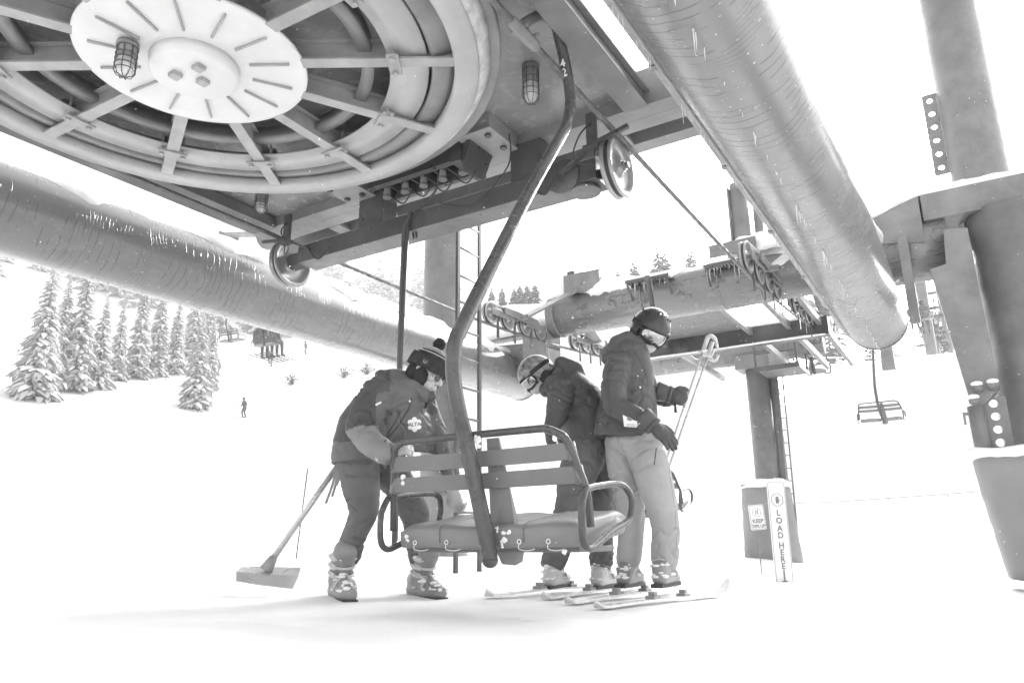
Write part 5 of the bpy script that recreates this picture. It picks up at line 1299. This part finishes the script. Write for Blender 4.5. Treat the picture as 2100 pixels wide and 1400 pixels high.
bv=bvh(jc);seam(bv,[(1225,890),(1260,897),(1300,897),(1345,893)],K['yoke'],'hem_seam',jc,.0025);seam(bv,[(1300,715),(1318,750),(1332,790)],K['black'],'front_zip',jc,.002);seam(bv,[(1245,770),(1252,840),(1240,890)],K['yoke'],'side_seam',jc,.002)
m=M();limb(m,[(1318,905,4.52,40),(1338,965,4.48,38),(1355,1030,4.46,32),(1364,1090,4.5,28),(1364,1148,4.52,27)]);limb(m,[(1278,905,4.66,40),(1284,965,4.68,36),(1292,1030,4.7,29),(1294,1090,4.7,26),(1290,1143,4.7,24)]);el(m,1298,905,4.6,50,.17,34)
pc_=fuse('trousers',m,K['pantsC'],C,vox=.010,it=3,disp=.018,dscale=.18)
bv=bvh(pc_);seam(bv,[(1346,918),(1344,935),(1341,955)],K['black'],'pocket_zip',pc_,.0025);seam(bv,[(1272,905),(1300,985),(1325,1060)],K['patch'],'inner_seam',pc_,.0015);seam(bv,[(1372,960),(1385,1050),(1388,1140)],K['patch'],'outer_seam',pc_,.0015)
fr=ortho((.22,-.80,-.56),(.42,-.42,.80));hc=PY(1333,680,4.55)
h,T=head(C,hc,fr,K['skin'],1.0);X,Y_,Z_=fr
m=M();m.merge(epatch(T(0,-.015,.015),fr,(.122,.142,.142),-180,180,0,90,.13,n=72,k=18,lim=lambda az:10 if abs(az)<50 else (10-40*smst(50,80,abs(az)))));hC=obj('helmet',m,K['helm'],C,lift=False)
m=M();m.merge(epatch(T(0,-.015,.012),fr,(.126,.152,.14),-58,58,9,15,.06,n=30,k=3));obj('helmet_brim',m,K['helm'],hC,lift=False)
for az,e in((25,50),(-25,50),(60,45),(-60,45),(110,40),(-110,40),(0,68)):
    a,ee=R(az),R(e);p=T(0,-.015,.015)+X*math.sin(a)*math.cos(ee)*.122+Y_*math.cos(a)*math.cos(ee)*.142+Z_*math.sin(ee)*.142;m=M();m.ell(p,(.012,.006,.005),Matrix.Rotation(a,3,'Z'),n=10,m=6);obj('vent',m,K['black'],hC,lift=False)
bvH=bvh(hC);fl=decal(bvH,flower(1361,638,9),K['white'],'flower_sticker',hC,.002,.003)
for k in range(6):
    a=R(60*k+15);decal(bvH,[(1361+math.cos(a)*8+x,638+math.sin(a)*8+y) for x,y in((-2,-2),(2,-2),(2,2),(-2,2))],K['white'],'flower_sticker_dot',hC,.002,.003)
for k in(-1,1):
    m=M();m.ell(T(.092*k,-.012,-.045),(.03,.046,.058),Matrix(fr).transposed());obj('ear_pad',m,K['dark'],hC,lift=False)
goggles(C,T,fr,1.04,C,K['lens'])
m=M();rot=Matrix(fr).transposed();m.ell(T(0,.045,-.07),(.066,.06,.062),rot);m.cap(T(0,.0,-.09),T(-.02,-.05,-.17),.06,.062)
fuse('neck_gaiter',m,K['mask'],C,vox=.007,it=2,disp=.003,dscale=.05)
# gloves C
wr=PY(1333,868,4.23);glove(C,wr+Vector((.02,-.01,-.02)),(.55,-.1,-.55),(.25,-.9,.25),K['gl'],(12,18,15),-1,1.12,10,K['jacketC'])
gp=PY(1406,820,4.62);glove(C,gp+Vector((-.10,-.032,.03)),(.95,-.1,-.3),(-.095,-.99,.03),K['gl'],(75,65,50),-1,1.12,60,K['jacketC'])
m=M();q=PY(1385,836,4.62);m.tube([q+Z*.03,q-Z*.03],[.006,.01],8);obj('cuff_toggle',m,K['gl'],C,lift=False)
# ticket
tk=PY(1293,862,4.17);m=M();m.prism([PY(1277,850,4.2),PY(1280,874,4.2),PY(1305,876,4.2),PY(1308,864,4.2),PY(1296,860,4.2)],Vector((0,.002,0)));tko=obj('lift_ticket',m,K['white'],C,lift=False)
m=M();m.tube([PY(1304,876,4.19),PY(1316,862,4.19),PY(1304,864,4.19)],.002,5);obj('ticket_clip',m,K['white'],tko,lift=False)
m=M();m.bar(PY(1284,872,4.198),PY(1303,873,4.198),.002,.003);m.bar(PY(1284,869,4.198),PY(1303,870,4.198),.002,.002);m.prism([PY(1286,853,4.198),PY(1286,861,4.198),PY(1294,863,4.198),PY(1298,858,4.198)],Vector((0,.001,0)));obj('ticket_print',m,K['ink'],tko,lift=False)
for (x,y,Y,f) in((1366,1210,4.5,(.5,.88)),(1292,1210,4.7,(.5,.88))):
    p=PY(x-4,y,Y);p.z=max(p.z,gz(p.x,p.y)-.01)+.02;boot(C,p,f,.3,[K['bootd'],K['bootl']],1.0)
# poles
for (xt,yt,Y0,xb,yb,Y1,l) in((1452,690,4.55,1352,985,4.72,'left of the two pale ski poles held by the standing rider'),(1462,700,4.62,1362,985,4.75,'right of the two pale ski poles held by the standing rider')):
    a=PY(xt,yt,Y0);b=PY(xb,yb,Y1);e=b+(b-a)*.0;t=thing('ski_pole',l,'ski pole',b,lift=False,group='ski poles held up together')
    m=M();m.tube([a.lerp(b,.12),b+(b-a)*.12],[.0085,.007],12);obj('shaft',m,K['alu'],t,lift=False)
    d=(a-b).normalized();m=M();m.tube([a-d*.09,a-d*.02,a+d*.0],[.013,.015,.012],12)
    if l[0]=='l':m.tube(smooth_path([a-d*.01,a+Vector((.02,-.01,.0)),a+Vector((.045,-.01,-.03)),a+Vector((.05,-.01,-.085))],5),[.014]*10+[.010]*6,8)
    obj('grip',m,K['alu'],t,lift=False)
    m=M();c=a-d*.115;m.lathe(c,d,[(.008,0),(.035,.004),(.038,.010),(.03,.009),(.008,.008)],n=20,closed=True);m.tube(smooth_path([c,c+Vector((.05,0,-.02)),c+Vector((.075,0,.02))],5),.009,8);obj('basket',m,K['alu'],t,lift=False)
# skis
def gpt(x,y):
    p=hitg(x,y,20);return Vector((p.x,p.y,gz(p.x,p.y)+.012))
def skiat(x0,y0,x1,y1,label,bind,curl=.12):
    a=gpt(x0,y0);b=gpt(x1,y1);d=(b-a)
    if d.length>1.75:b=a+d.normalized()*1.75
    ski(a,b,label,curl=curl,bind=bind)
p1=PY(1366,1210,4.5);p2=PY(1290,1210,4.7)
def ski_dir(c,f,label,back=.75,fwd=.9,curl=.12):
    c=Vector(c);f=Vector((f[0],f[1],0)).normalized();a=c-f*back;b=c+f*fwd;a.z=gz(a.x,a.y)+.008;b.z=gz(b.x,b.y)+.012;ski(a,b,label,curl=curl,bind=c)
ux=(.527,.85)
ski_dir(p1,(.60,.80),'pale ski under the nearer boot of the standing rider, its tip curling up at right',.80,.95)
ski_dir(p2,(.56,.83),'pale ski under the farther boot of the standing rider',.75,.8)
ski_dir(PY(1135,1212,4.85),ux,'pale ski under the left boot of the bending rider',.75,.7,.08)
ski_dir(PY(1233,1212,4.98),ux,'pale ski under the right boot of the bending rider',.75,.7,.08)
# ------------------------------------------------------------------ haze
hm=bpy.data.materials.new('haze');hm.use_nodes=True;t_=hm.node_tree;t_.nodes.clear();o_=t_.nodes.new('ShaderNodeOutputMaterial');pv=t_.nodes.new('ShaderNodeVolumePrincipled')
pv.inputs['Color'].default_value=(.96,.96,.96,1);pv.inputs['Density'].default_value=HAZE;pv.inputs['Anisotropy'].default_value=.3;t_.links.new(pv.outputs[0],o_.inputs['Volume'])
m=M();m.bx(-172,172,-172,172,-6,82);obj('haze',m,hm,None,lift=False,origin=(0,0,-4),kind='stuff')
